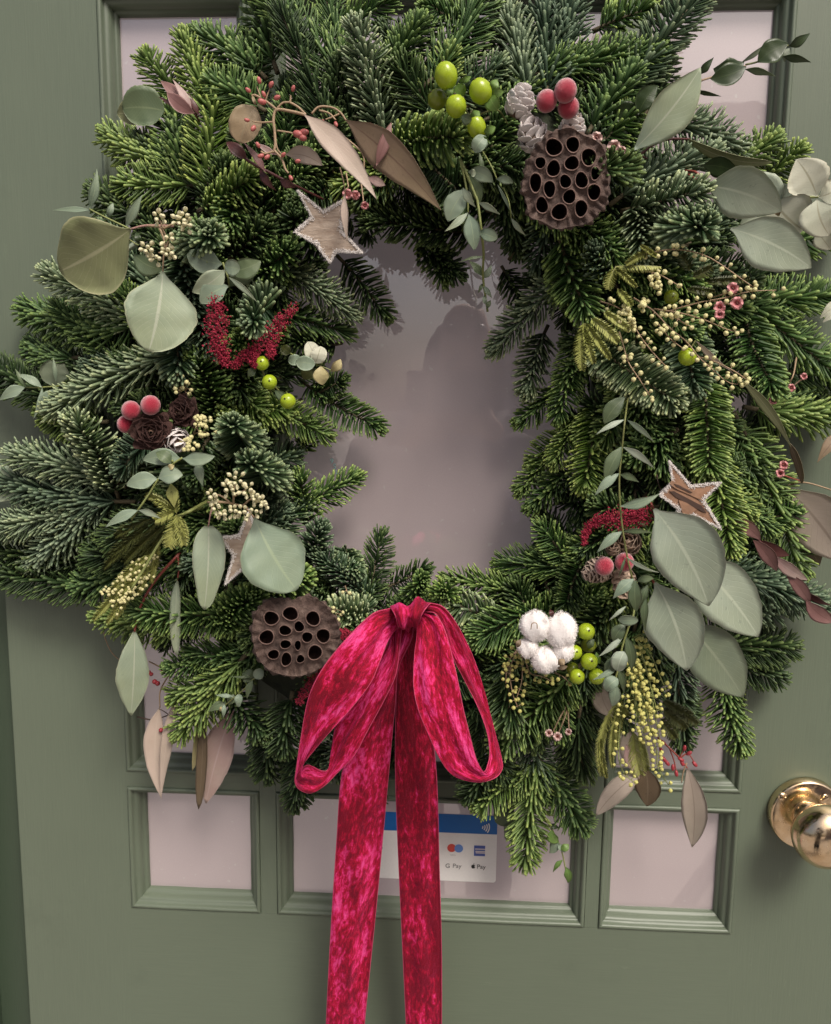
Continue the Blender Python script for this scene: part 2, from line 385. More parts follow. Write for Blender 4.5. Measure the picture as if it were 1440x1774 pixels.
for px, py in ((1355, 1380), (1429, 1382)):
    p = P(px, py, .011); M = Matrix.Translation((p.x, -.0108, p.z)) @ Matrix(((1, 0, 0), (0, 0, -1), (0, 1, 0))).to_4x4()
    mb = MB(); lathe(mb, [(.0036, -.001), (.0036, .0006), (.0031, .0013), (.0002, .0015)], 24, M)
    mb.build('screw', M_brass, rose)
    mb = MB(); a = R(25)
    vs = [M @ Vector((math.cos(a) * u - math.sin(a) * v, math.sin(a) * u + math.cos(a) * v, zz)) for zz in (.0010, .00165) for u, v in ((-.0027, -.0004), (.0027, -.0004), (.0027, .0004), (-.0027, .0004))]
    mb.add(vs, [[4, 5, 6, 7], [0, 1, 5, 4], [1, 2, 6, 5], [2, 3, 7, 6], [3, 0, 4, 7]]); mb.build('screw_slot', simple('slot_dark', (.03, .02, .012), .8), rose, False)  # dark bar laid across the head as its slot

frame = thing('door_frame', 'dark green painted frame beside the left edge of the door', 'door frame', (-.43, .03, GROUND))
mb = MB(); box(mb, -.52, -.3772, .018, .14, GROUND, .6); mb.build('jamb', M_frame, frame, False)
mb = MB(); box(mb, -.3770, -.362, .0455, .07, GROUND, .6); mb.build('door_stop', M_frame, frame, False)
mb = MB(); box(mb, -.60, -.412, -.006, .0178, GROUND, .6); mb.build('architrave', M_frame, frame, False)
mb = MB(); box(mb, .4160, .55, .018, .14, GROUND, .6); mb.build('jamb', M_frame, frame, False)
mb = MB(); box(mb, -.52, .55, .018, .14, .6002, .72); mb.build('head', M_frame, frame, False)

# street that the panes and the brass knob mirror
m_pav, nt, bs = new_mat('pavement_stone')
n = noise(nt, 3, 6, .6); r = ramp(nt, [(.3, (.25, .22, .20)), (.7, (.36, .32, .29))]); nt.links.new(n.outputs[0], r.inputs[0])
nt.links.new(r.outputs[0], bs.inputs['Base Color']); bs.inputs['Roughness'].default_value = .8
mb = MB(); box(mb, -40, 40, -40, .3, GROUND - .3, GROUND); tag(mb.build('pavement', m_pav, None, False), kind='structure')
gut = thing('drain_channel', 'pair of dark slot drains in the pavement mirrored in the lower right pane', 'drain', (.8, -2, GROUND))
def bounce(px, py):
    a = P(px, py, -.0165); d = a - CAM; d.y = -d.y; k = (GROUND + .004 - a.z) / d.z; return a + d * k
for (a, b), w_ in ((((1166, 1572), (1244, 1466)), .012), (((1186, 1574), (1244, 1488)), .02)):
    A_, B_ = bounce(*a), bounce(*b); d = (B_ - A_); A_ -= d * .3; B_ += d * .6; s_ = Vector((-d.y, d.x, 0)).normalized() * w_
    mb = MB(); vs = [A_ - s_, A_ + s_, B_ + s_, B_ - s_]; mb.add(vs + [v - Vector((0, 0, .01)) for v in vs], [[0, 3, 2, 1], [0, 1, 5, 4], [1, 2, 6, 5], [2, 3, 7, 6], [3, 0, 4, 7]]); mb.build('slot_drain', simple('dark_iron', (.02, .02, .02), .7), gut, False)
m_fac = simple('pinkish_render', (.62, .47, .42), .9, .08, 2)
HY = -8.5; HT = GROUND + 4.6
house = thing('terraced_house', 'pinkish rendered house across the street mirrored in the door glass', 'house', (0, HY, GROUND))
mb = MB()
wins = [(2.0, 3.1), (4.6, 5.7)]
xs = [.55] + [x for ab in wins for x in ab] + [9]
for i in range(0, len(xs) - 1, 2): box(mb, xs[i], xs[i + 1], HY - .3, HY, GROUND, HT)
for a, b in wins:
    box(mb, a, b, HY - .3, HY, GROUND, GROUND + .9); box(mb, a, b, HY - .3, HY, GROUND + 2.3, HT)
mb.build('wall', m_fac, house, False)
mb = MB(); vs = [(.35, HY + .25, HT), (9.2, HY + .25, HT), (9.2, HY - 3, HT + 1.6), (.35, HY - 3, HT + 1.6), (.35, HY + .25, HT - .12), (9.2, HY + .25, HT - .12), (9.2, HY - 3, HT - .12), (.35, HY - 3, HT - .12)]
mb.add(vs, [[0, 1, 2, 3], [7, 6, 5, 4], [0, 4, 5, 1], [1, 5, 6, 2], [2, 6, 7, 3], [3, 7, 4, 0]]); mb.build('roof', simple('slate', (.12, .11, .12), .7), house, False)
m_dg = simple('dark_window_glass', (.06, .06, .065), .1); m_wf = simple('white_window_paint', (.7, .7, .68), .5)
for a, b in wins:
    mb = MB(); box(mb, a, b, HY - .2, HY - .17, GROUND + .9, GROUND + 2.3); wi = mb.build('window', m_dg, house, False)
    mb = MB()
    for x in (a, (a + b) / 2 - .03, b - .06): box(mb, x, x + .06, HY - .168, HY - .12, GROUND + .9, GROUND + 2.3)
    mb.build('frame', m_wf, wi, False)

# ================================================================== card payment sticker on the lower middle pane
HS = -.0160
tl, br = P(628, 1405, HS), P(859, 1529.5, HS)
st = thing('payment_sticker', 'blue and white contactless card payment sticker on the lower middle pane', 'sticker', ((tl.x + br.x) / 2, -HS, br.z))
def flat(name, poly, y, mat, parent, th=.0002):
    """flat print: polygon of world (x, z) at depth y"""
    mb = MB(); n = len(poly)
    vs = [(x, y, z) for x, z in poly] + [(x, y + th, z) for x, z in poly]
    mb.add(vs, [list(range(n)), [n + i for i in range(n)][::-1]] + [[i, n + i, n + (i + 1) % n, (i + 1) % n] for i in range(n)])
    return mb.build(name, mat, parent, False)
def rrect(x0, x1, z0, z1, r, cs=(1, 1, 1, 1)):
    out = []
    for k, (cx, cz, a0) in enumerate(((x1 - r, z1 - r, 0), (x0 + r, z1 - r, 90), (x0 + r, z0 + r, 180), (x1 - r, z0 + r, 270))):
        if cs[k]: out += [(cx + r * math.cos(R(a0 + 15 * i)), cz + r * math.sin(R(a0 + 15 * i))) for i in range(7)]
        else: out.append((x1 if k in (0, 3) else x0, z1 if k < 2 else z0))
    return out
def ink(name, c): return simple(name, c, .4, .03, 400)
I_white, I_blue, I_red, I_mb, I_sq, I_grey, I_blk, I_pale, I_navy = [ink('print_' + n, c) for n, c in (('white', (.78, .76, .74)), ('blue', (.012, .13, .42)), ('red', (.62, .08, .06)),
    ('light_blue', (.13, .25, .58)), ('square_blue', (.06, .10, .36)), ('grey', (.16, .16, .16)), ('black', (.02, .02, .02)), ('pale', (.62, .55, .55)), ('navy', (.03, .05, .16)))]
zb = P(859, 1446, HS).z
flat('white_card', rrect(tl.x, br.x, br.z, zb, .0028, (0, 0, 1, 1)), -HS, I_white, st)
flat('blue_band', rrect(tl.x, br.x, zb + .00005, tl.z, .0028, (1, 1, 0, 0)), -HS, I_blue, st)
def Q(px, py): p = P(px, py, HS); return p.x, p.z
k_ = mpp(HS)
def disc(name, px, py, rp, mat, y=None):
    x, z = Q(px, py); return flat(name, [(x + rp * k_ * math.cos(2 * math.pi * i / 28), z + rp * k_ * math.sin(2 * math.pi * i / 28)) for i in range(28)], y or -HS - .0003, mat, st)
disc('red_circle', 782.6, 1469, 8, I_red); disc('blue_circle', 795, 1469.6, 8, I_mb, -HS - .0005)
x, z = Q(831, 1474); s = 10.2 * k_
flat('card_logo', [(x - s, z - s), (x + s, z - s), (x + s, z + s), (x - s, z + s)], -HS - .0003, I_sq, st)
for dz, w_ in ((.35, .8), (-.1, .75), (-.38, .7)):
    flat('logo_line', [(x - s * w_, z + s * (dz - .1)), (x + s, z + s * (dz - .1)), (x + s, z + s * (dz + .1)), (x - s * w_, z + s * (dz + .1))], -HS - .0005, I_pale, st)
mb = MB()
for i, rr in enumerate((5, 9, 13, 17)):
    x, z = Q(832, 1432.5); a = [R(-32 + 64 * j / 8 - 6) for j in range(9)]
    vs = [(x + q * k_ * math.cos(t), -HS - .0004, z + q * k_ * math.sin(t)) for q in (rr - 1, rr + 1) for t in a]
    mb.add(vs, [[j, j + 1, 9 + j + 1, 9 + j] for j in range(8)])
tag(mb.build('contactless_waves', I_white, st, False), kind='stuff')
def text(name, s, px, py, hpx, mat, parent, h=HS, bold=0, sx=1.0):
    cu = bpy.data.curves.new('text', 'FONT'); cu.body = s; cu.size = 1; cu.offset = bold
    to = bpy.data.objects.new('text', cu); C.objects.link(to)
    me = bpy.data.meshes.new_from_object(to.evaluated_get(bpy.context.evaluated_depsgraph_get())); bpy.data.objects.remove(to)
    p = P(px, py, h); s_ = hpx * mpp(h) / .7; me.materials.clear(); me.materials.append(mat)
    return inst(name, me, parent, Matrix.Translation((p.x, -h - .0004, p.z)) @ Matrix.Rotation(R(90), 4, 'X') @ Matrix.Diagonal((s_ * sx, s_, 1, 1)))
text('lettering', 'G', 771.5, 1503, 8.5, I_grey, st, bold=.01); text('lettering', 'Pay', 784, 1503, 8.5, I_grey, st)
text('lettering', 'Pay', 826, 1504.5, 8.5, I_blk, st)
text('lettering', 'VISA', 645, 1468.5, 7, I_navy, st, bold=.02); text('lettering', 'contactless pay', 635, 1427, 6, I_white, st, sx=.62)
text('lettering', 'maestro', 780, 1481.5, 2.4, I_grey, st, sx=.9)
x, z = Q(820, 1501)
ap = [(0, 3.2), (1.6, 3.6), (3.2, 2.6), (2.5, 1.2), (2.6, -.2), (3.5, -1.4), (2.6, -3.2), (1.5, -4), (0, -3.6), (-1.5, -4), (-2.8, -2.8), (-3.5, -.6), (-3.2, 1.8), (-1.8, 3.4)]
flat('apple_mark', [(x + a * k_, z + b * k_) for a, b in ap], -HS - .0004, I_blk, st)
flat('apple_leaf', [(x + a * k_, z + b * k_) for a, b in ((.1, 3.9), (1.6, 4.6), (1.9, 6.2), (.5, 5.6))], -HS - .0004, I_blk, st)
# prismatic reflection painted as a small decal on the middle pane
m_irid = simple('cyan_glint', (.40, .80, .85), .2, .3, 300)
dc = thing('painted_glint', 'tiny painted prismatic reflection at the left of the middle pane', 'glint', P(580, 812, HS))
for px, py, ch in ((572, 803, '9'), (577, 812, 'S'), (581, 822, 'I'), (583, 829, ')')):
    o = text('glint_letter', ch, px, py, 9, m_irid, dc)
# ================================================================== the fir wreath
def needle_mesh(name, L, nl, seed, style):
    rs = np.random.RandomState(seed)
    dens = {'brush': 2.45, 'comb': 1.95, 'long': 1.9}[style]
    n = int(L * 1000 * dens); m = 22; i = np.arange(n)
    t = (i + rs.uniform(-.6, .6, n)) / n; t = np.clip(t, 0, 1); u = (i * .6180340 + rs.normal(0, .02, n)) % 1
    if style == 'brush': phi = np.radians(-52 + 284 * u)
    else:
        phi = np.where(u < .39, -.12 + u * 1.35, np.where(u > .61, np.pi + .12 - (1 - u) * 1.35, np.pi * (.24 + .52 * (u - .39) / .22)))
    j = np.arange(m); t = np.r_[t, 1 - .02 * rs.rand(m)]; phi = np.r_[phi, j * 2.39996]
    end = np.arange(n + m) >= n; n += m
    bx, by = rs.uniform(-.2, .2) * L, rs.uniform(-.05, .16) * L
    dors = np.clip(np.sin(phi), 0, 1)
    beta = np.radians({'brush': 72, 'comb': 76, 'long': 52}[style] - 8 * dors + rs.normal(0, 4, n))
    beta *= np.where(end, .12 + .75 * (np.arange(n) - n + m) / m, 1 - .28 * np.clip((t - .75) / .25, 0, 1))
    ln = nl * (1 - .22 * dors) * (1 - .24 * np.clip((t - .65) / .35, 0, 1)) * rs.uniform(.9, 1.08, n) * np.clip(.7 + t * 3, 0, 1)
    sp = np.stack([bx * t * t, by * t * t, L * t], 1)
    rad = np.stack([np.cos(phi), np.sin(phi), 0 * t], 1)
    d = rad * np.sin(beta)[:, None] + np.array([0, 0, 1]) * np.cos(beta)[:, None]
    d += rs.normal(0, .035, d.shape); d /= np.linalg.norm(d, axis=1)[:, None]
    up = np.array([0, .45, .85]) + rs.normal(0, .1, d.shape)
    up -= d * (up * d).sum(1)[:, None]; up /= np.linalg.norm(up, axis=1)[:, None]
    sd = np.cross(d, up); curl = rs.uniform(.08, .30, n) * (1 if style != 'long' else .7)
    w = rs.uniform(.0021, .0028, n) * (.85 if style == 'long' else 1)
    T = np.array([0, .3, .72, .95, 1.0]); W = np.array([.6, .95, 1.0, .9, .5]); K = len(T)
    V = np.zeros((n, K, 4, 3))
    for k in range(K):
        c = sp + d * (ln * T[k])[:, None] + up * (ln * curl * T[k] ** 2)[:, None]
        nn = up - d * (2 * curl * T[k])[:, None]; nn /= np.linalg.norm(nn, axis=1)[:, None]
        hw = (w * W[k] * .5)[:, None]
        V[:, k, 0] = c + sd * hw; V[:, k, 1] = c + nn * hw * .62; V[:, k, 2] = c - sd * hw; V[:, k, 3] = c - nn * hw * .5
    base = (np.arange(n) * K * 4)[:, None, None]
    fs = []; fu = []; fv = []
    r_ = rs.rand(n) * .97 + .01
    quads = []
    for k in range(K - 1):
        for q in range(4):
            quads.append([k * 4 + q, k * 4 + (q + 1) % 4, (k + 1) * 4 + (q + 1) % 4, (k + 1) * 4 + q]); fu.append([T[k], T[k], T[k + 1], T[k + 1]]); fv.append(0 if q < 2 else 1)
    quads.append([(K - 1) * 4 + q for q in range(4)]); fu.append([1] * 4); fv.append(0)
    Q_ = (base + np.array(quads)[None]).reshape(-1, 4)
    fu = np.tile(np.array(fu)[None], (n, 1, 1)); fv = np.tile(np.array(fv, float)[None, :, None], (n, 1, 4)) + r_[:, None, None]
    uv = np.stack([fu, fv], -1).reshape(-1, 2).astype(np.float32)
    return V.reshape(-1, 3).astype(np.float32), Q_.astype(np.int32), uv, (bx, by)
def quads_mesh(name, V, Q_, uv, mat):
    me = bpy.data.meshes.new(name)
    me.vertices.add(len(V)); me.vertices.foreach_set('co', V.ravel())
    me.loops.add(Q_.size); me.loops.foreach_set('vertex_index', Q_.ravel())
    me.polygons.add(len(Q_)); me.polygons.foreach_set('loop_start', np.arange(0, Q_.size, 4, dtype=np.int32))
    me.polygons.foreach_set('use_smooth', np.ones(len(Q_), dtype=bool))
    ul = me.uv_layers.new(name='UVMap'); ul.data.foreach_set('uv', uv.ravel())
    me.materials.append(mat); me.update(calc_edges=True); me.validate(); return me
PROTO = []
for L, nl in ((.03, .0160), (.045, .0180), (.062, .0190), (.08, .0195), (.105, .020)):
    for k, stl in enumerate(('brush', 'comb', 'comb', 'brush', 'long')):
        V, Q_, uv, (bx, by) = needle_mesh('needles', L, nl * (1.25 if stl == 'long' else 1), 31 * len(PROTO) + 5, stl)
        mb = MB(); tube(mb, [(bx * a * a, by * a * a, L * a) for a in (-.15, 0, .25, .5, .75, 1)], (.0017, .0009), 6)
        M = Matrix.Translation((bx, by, L)); 
        mb.add([M @ Vector(v) for v in ((.0016, 0, 0), (0, .0016, 0), (-.0016, 0, 0), (0, -.0016, 0), (0, 0, .0035))], [[0, 1, 4], [1, 2, 4], [2, 3, 4], [3, 0, 4]])
        PROTO.append((L, stl, mb.mesh('fir_sprig', M_twig), quads_mesh('needles', V, Q_, uv, M_needle['g']), (V, Q_, uv)))

WX, WY = 742, 705
RIN, ROUT = (232, 312), (668, 700)
def polar(px, py):
    """position across the ring: 0 inner edge, 1 outer edge"""
    a = math.atan2((py - WY), (px - WX)); c, s = math.cos(a), math.sin(a)
    ri = 1 / math.hypot(c / RIN[0], s / RIN[1]); ro = 1 / math.hypot(c / ROUT[0], s / ROUT[1])
    return (math.hypot(px - WX, py - WY) - ri) / (ro - ri), a, ri, ro
def dome(px, py):
    q = polar(px, py)[0]
    return .03 + .078 * math.sin(math.pi * min(1, max(0, .04 + .92 * q))) ** .75

ctr = P(WX, WY, .0)
wreath = thing('fir_wreath', 'large round wreath of fir sprigs hanging on the green door', 'wreath', (ctr.x, -.03, ctr.z))
mb = MB(); NR, NS = 72, 14; vs = []
for i in range(NR):
    a = 2 * math.pi * i / NR; c, s = math.cos(a), math.sin(a)
    ri = 1 / math.hypot(c / RIN[0], s / RIN[1]); ro = 1 / math.hypot(c / ROUT[0], s / ROUT[1])
    lo, hi = ri + (ro - ri) * .22, ri + (ro - ri) * .66
    for j in range(NS):
        b = 2 * math.pi * j / NS; rr = (lo + hi) / 2 + (hi - lo) / 2 * math.cos(b)
        q = 1 + .1 * math.sin(i * 2.3 + j * 1.7) * math.cos(i * .9)
        p = P(WX + rr * c, WY + rr * s, .036); vs.append((p.x, -(.036 + .033 * q * math.sin(b)), p.z))
fs = [[i * NS + j, i * NS + (j + 1) % NS, ((i + 1) % NR) * NS + (j + 1) % NS, ((i + 1) % NR) * NS + j] for i in range(NR) for j in range(NS)]
mb.add(vs, fs); mb.build('moss_ring', M_moss, wreath)

# sprigs read off the photograph: base x, y, tip x, y, colour, style (b brush, c comb, l long), lift of the tip in cm
SPR = """433 110 380 63 g|360 173 328 90 y|300 160 267 108 y|360 290 360 178 y|310 273 290 190 g|285 285 208 253 y|300 322 213 327 y|377 350 440 320 y|217 365 173 343 d|367 443 353 400 g
467 83 443 5 g|433 175 383 143 g|417 433 457 400 d|580 117 490 0 g l|590 83 590 7 g l|613 40 667 7 g l|560 190 520 60 d l|657 200 627 63 f b 2|680 110 722 53 g|713 243 813 223 y b 2|797 43 747 27 g
773 110 857 20 g l|907 117 893 5 f|947 127 947 33 b|743 187 693 127 d l|780 400 647 383 d|815 350 720 300 d|987 113 1128 72 g b 2|1090 140 1190 8 b|1057 40 1113 13 g|980 77 1003 0 b|1037 200 1073 140 g|1130 170 1157 110 d
1060 233 1100 207 g|1187 217 1280 233 f|1287 280 1330 247 y|1337 300 1380 268 y|1110 317 1207 250 f b 1|1103 360 1207 337 f b 3|1110 377 1127 440 f|1173 393 1180 400 b b 5|1367 425 1440 410 g|1060 300 1075 290 d b 5
227 550 112 462 f b 3.6|187 570 67 580 g|110 622 58 627 g|260 627 100 680 f b 1|87 690 -15 645 d c|150 733 83 737 y|190 820 157 733 f b 2|160 817 53 770 f b 2.5|150 865 0 855 b b 1|320 473 333 600 b|377 710 363 630 g b 1
393 653 443 703 y c|480 707 400 733 y c|430 770 407 760 b b 5|470 830 463 813 b b 5|460 530 458 523 b b 5|523 483 610 523 f b 1|613 473 667 530 d|513 550 590 573 g|560 690 634 750 g c|555 680 590 668 d c|540 868 608 838 g
530 890 522 830 g b 1|490 717 557 747 y c|740 430 790 470 d|745 425 757 478 d|947 510 860 580 f b 1|933 600 903 667 f|953 687 910 723 g|960 767 923 793 y|947 800 910 847 y|970 830 930 870 g
980 450 1003 537 g|993 627 977 717 g|1060 623 1157 707 f c 2|1223 700 1233 812 y c 2|1293 573 1307 667 g c 1|1320 547 1433 627 g c 1|1340 520 1437 510 g c|1343 713 1440 727 y b 1|1030 740 1027 833 y c|993 740 970 797 y
1293 757 1390 953 y c 1|1240 823 1253 943 y c 1|1190 600 1205 665 b c|1375 695 1433 697 d c|1383 646 1440 653 g c|117 890 3 900 f b 1|153 890 80 990 f b 1|133 1013 13 990 d c|110 970 10 957 d c|200 997 150 1020 g
283 1080 187 1090 y b 1|393 1173 327 1250 y b 1|360 1180 318 1212 y|393 1067 430 1013 g|330 1150 300 1157 g|395 1065 255 1085 g c 1|415 960 393 915 d b|622 1020 572 955 b b 1|640 1020 673 945 d c|690 1010 733 995 d c|718 1040 713 1010 g b 4
770 1045 772 1018 g b 4|863 1020 790 1003 y b 1|960 980 880 963 g l|975 960 937 923 g c|840 1067 787 1060 f c 1|620 1067 573 1047 f b 1|900 1070 837 1097 g l|960 1200 873 1290 y c 1|500 1230 487 1290 d|1287 1000 1420 1020 b b 1|1300 1050 1377 1057 b
1260 1120 1357 1127 d|1250 1140 1337 1163 d c|1253 1197 1260 1290 g b 1|900 1340 830 1385 y c 1|923 1360 897 1480 y c 1|960 1353 1010 1427 g c|465 1280 473 1342 d|520 1330 530 1385 d|850 1330 812 1372 d|620 1320 640 1375 d
400 1210 440 1270 d|1180 1220 1195 1280 d c|880 1180 870 1240 d l|1000 1260 990 1330 d l|1090 900 1040 880 d|1000 990 970 1040 d c|1060 1050 1020 1090 d|1150 760 1105 790 g|680 300 640 350 d|880 480 900 515 d|1330 900 1370 880 g c
1050 470 1030 440 b|1220 470 1290 480 d|560 330 520 345 d|460 470 505 445 g b 2|540 420 500 380 d|470 570 430 590 g b 2|560 600 500 610 d|350 780 330 820 d|310 690 330 660 d|250 770 210 800 b|270 900 200 930 d l|240 960 170 960 d l
540 960 555 920 b b 2|600 960 605 985 b|470 1010 520 1000 g b 1|410 350 400 390 g|330 410 350 440 b b 3|310 560 300 640 b|370 560 380 600 d|430 640 410 680 d|500 650 540 640 d|530 770 540 740 g"""
COLS = {}
def place_sprig(b, t, col, style, lift, wobble, parent=None, bulk=None):
    hb = max(.012, dome(*b) - .026 - wobble * .5); ht = max(.016, dome(*t) - .012 + lift * .01 - wobble)
    B, T = P(b[0], b[1], hb), P(t[0], t[1], ht); d = T - B; ln = d.length
    cand = [p for p in PROTO if p[1] == style]
    best = min(cand, key=lambda p: abs(math.log(p[0] / ln)) + rnd.random() * .12)
    s = min(1.18, max(.84, ln / best[0]))
    sx = (1.0 if s > 1 else s) * ((1.18 if polar(*t)[0] > .12 else .95) if wobble == 0 else 1.0)
    B = T - d.normalized() * best[0] * s
    yv = Vector((rnd.uniform(-.45, .45), -1, .3 + rnd.uniform(-.35, .35)))
    M = axes(B, d, s, yv, sx)
    if rnd.random() < .5: M = M @ Matrix.Diagonal((-1, 1, 1, 1))
    if bulk is not None: bulk.append((M, best[4])); return
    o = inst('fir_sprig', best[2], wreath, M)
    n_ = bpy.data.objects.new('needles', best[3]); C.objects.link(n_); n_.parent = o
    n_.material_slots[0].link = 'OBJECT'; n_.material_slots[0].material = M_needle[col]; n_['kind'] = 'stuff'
STY = {'b': 'brush', 'c': 'comb', 'l': 'long'}
traced = []
for row in SPR.replace('\n', '|').split('|'):
    q = row.split(); b = (float(q[0]), float(q[1])); t = (float(q[2]), float(q[3]))
    stl = STY[q[5]] if len(q) > 5 else ('brush' if rnd.random() < .5 else 'comb'); lf = float(q[6]) if len(q) > 6 else rnd.uniform(-.4, .8)
    k = .35 if lf < 3 else .1
    b2 = (b[0] - k * (t[0] - b[0]), b[1] - k * (t[1] - b[1]))
    place_sprig(b2, t, q[4], stl, lf, 0.0); traced.append(t)
NTR = len(traced)

OUTL = [(440, -90), (400, 60), (320, 110), (265, 150), (215, 250), (215, 330), (190, 370), (115, 460), (75, 580), (30, 640), (60, 740), (50, 780), (10, 860), (15, 900), (20, 990), (160, 1030), (190, 1095), (230, 1150),
 (310, 1165), (330, 1235), (420, 1250), (450, 1315), (520, 1365), (640, 1365), (760, 1365), (800, 1390), (890, 1450), (930, 1440), (1010, 1410), (1020, 1340), (1130, 1240), (1260, 1270), (1290, 1200), (1350, 1140), (1370, 1060), (1410, 1020),
 (1385, 950), (1370, 850), (1440, 740), (1530, 640), (1530, 520), (1400, 420), (1370, 290), (1320, 250), (1230, 215), (1150, 140), (1190, 0), (1190, -90)]
def inpoly(x, y, poly):
    c = False; j = len(poly) - 1
    for i in range(len(poly)):
        (a, b), (d, e) = poly[i], poly[j]
        if (b > y) != (e > y) and x < (d - a) * (y - b) / (e - b) + a: c = not c
        j = i
    return c
def fill(count, mind, wob, pool, rng, bulk=None, pts=None):
    pts = list(pts or []); tries = 0; made = 0
    while made < count and tries < 30000:
        tries += 1
        a = rng.uniform(-math.pi, math.pi); q = rng.uniform(.03, .97)
        c, s = math.cos(a), math.sin(a)
        ri = 1 / math.hypot(c / RIN[0], s / RIN[1]); ro = 1 / math.hypot(c / ROUT[0], s / ROUT[1])
        rr = ri + (ro - ri) * q; t = (WX + rr * c, WY + rr * s)
        if not (-70 < t[0] < 1510 and -60 < t[1]): continue
        if not all(inpoly(t[0] + a_, t[1] + b_, OUTL) for a_, b_ in ((-16, -12), (16, -12), (-16, 22), (16, 22))): continue
        if any((t[0] - u) ** 2 + (t[1] - v) ** 2 < mind * mind for u, v in pts): continue
        pts.append(t); made += 1
        # tips run outwards over most of the ring, inwards near the opening, with a clockwise lean
        out = (q - .30) * 2.6; out = max(-1, min(1, out))
        tang = rng.uniform(-.2, 1.0) * (1 if rng.random() < .8 else -1)
        dx, dy = out * c - tang * s, out * s + tang * c
        m_ = math.hypot(dx, dy) or 1; ln = rng.uniform(95, 190)
        b = (t[0] - dx / m_ * ln, t[1] - dy / m_ * ln)
        if polar(*b)[0] < .05:
            for k_ in range(12):
                an = k_ * .52; b2 = (t[0] + ln * math.cos(a + an), t[1] + ln * math.sin(a + an))
                if .1 < polar(*b2)[0] < .9 and inpoly(*b2, OUTL): b = b2; break
        bright = 'y' if rng.random() < (.10 if t[0] > 740 else .06) else None
        col = bright or rng.choice(pool if t[0] > 740 or t[1] < 400 else pool + 'bb')
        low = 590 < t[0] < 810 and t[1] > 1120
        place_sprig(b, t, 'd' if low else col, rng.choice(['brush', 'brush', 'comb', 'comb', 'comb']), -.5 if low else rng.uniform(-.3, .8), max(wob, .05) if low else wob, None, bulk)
fill(300 - NTR, 40, .017, 'gggddddb', random.Random(11), None, traced)
bulk = []
fill(170, 46, .034, 'd', random.Random(12), bulk)  # under layer all dark green: shade between sprigs put into the colour
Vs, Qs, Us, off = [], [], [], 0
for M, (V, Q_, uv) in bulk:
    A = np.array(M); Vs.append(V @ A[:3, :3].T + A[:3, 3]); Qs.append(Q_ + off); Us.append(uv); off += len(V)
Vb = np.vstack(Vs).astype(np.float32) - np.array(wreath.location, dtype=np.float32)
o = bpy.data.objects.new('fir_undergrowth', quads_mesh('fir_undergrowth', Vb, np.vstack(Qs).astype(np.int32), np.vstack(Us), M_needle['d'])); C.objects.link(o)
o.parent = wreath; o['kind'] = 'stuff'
# ================================================================== tools for the trimmings
SH = {'ov': [(0, .04), (.06, .12), (.15, .48), (.28, .87), (.42, 1), (.58, .94), (.74, .73), (.88, .42), (.96, .17), (1, .02)],
 'rh': [(0, .03), (.07, .13), (.2, .52), (.36, .9), (.5, 1), (.64, .95), (.8, .73), (.92, .45), (.98, .22), (1, .05)],
 'ro': [(0, .05), (.05, .3), (.15, .66), (.3, .92), (.48, 1), (.65, .95), (.82, .74), (.93, .46), (1, .06)],
 'el': [(0, .04), (.08, .25), (.25, .72), (.45, 1), (.6, .97), (.78, .68), (.92, .3), (1, .02)],
 'la': [(0, .05), (.1, .35), (.25, .8), (.38, 1), (.55, .85), (.75, .48), (.9, .18), (1, .01)],
 'de': [(0, .03), (.05, .15), (.14, .58), (.28, .95), (.4, 1), (.6, .78), (.8, .42), (.93, .14), (1, .01)],
 'ob': [(0, .22), (.06, .6), (.2, .92), (.36, 1), (.52, .9), (.7, .66), (.86, .5), (.95, .34), (1, .05)],
 'st': [(0, .1), (.08, .5), (.25, .9), (.5, 1), (.75, .9), (.92, .55), (1, .05)]}
def wprof(shape, t):
    q = SH[shape]
    for (a, b), (c, d) in zip(q, q[1:]):
        if t <= c:
            u = (t - a) / (c - a); return b + (d - b) * u
    return q[-1][1]
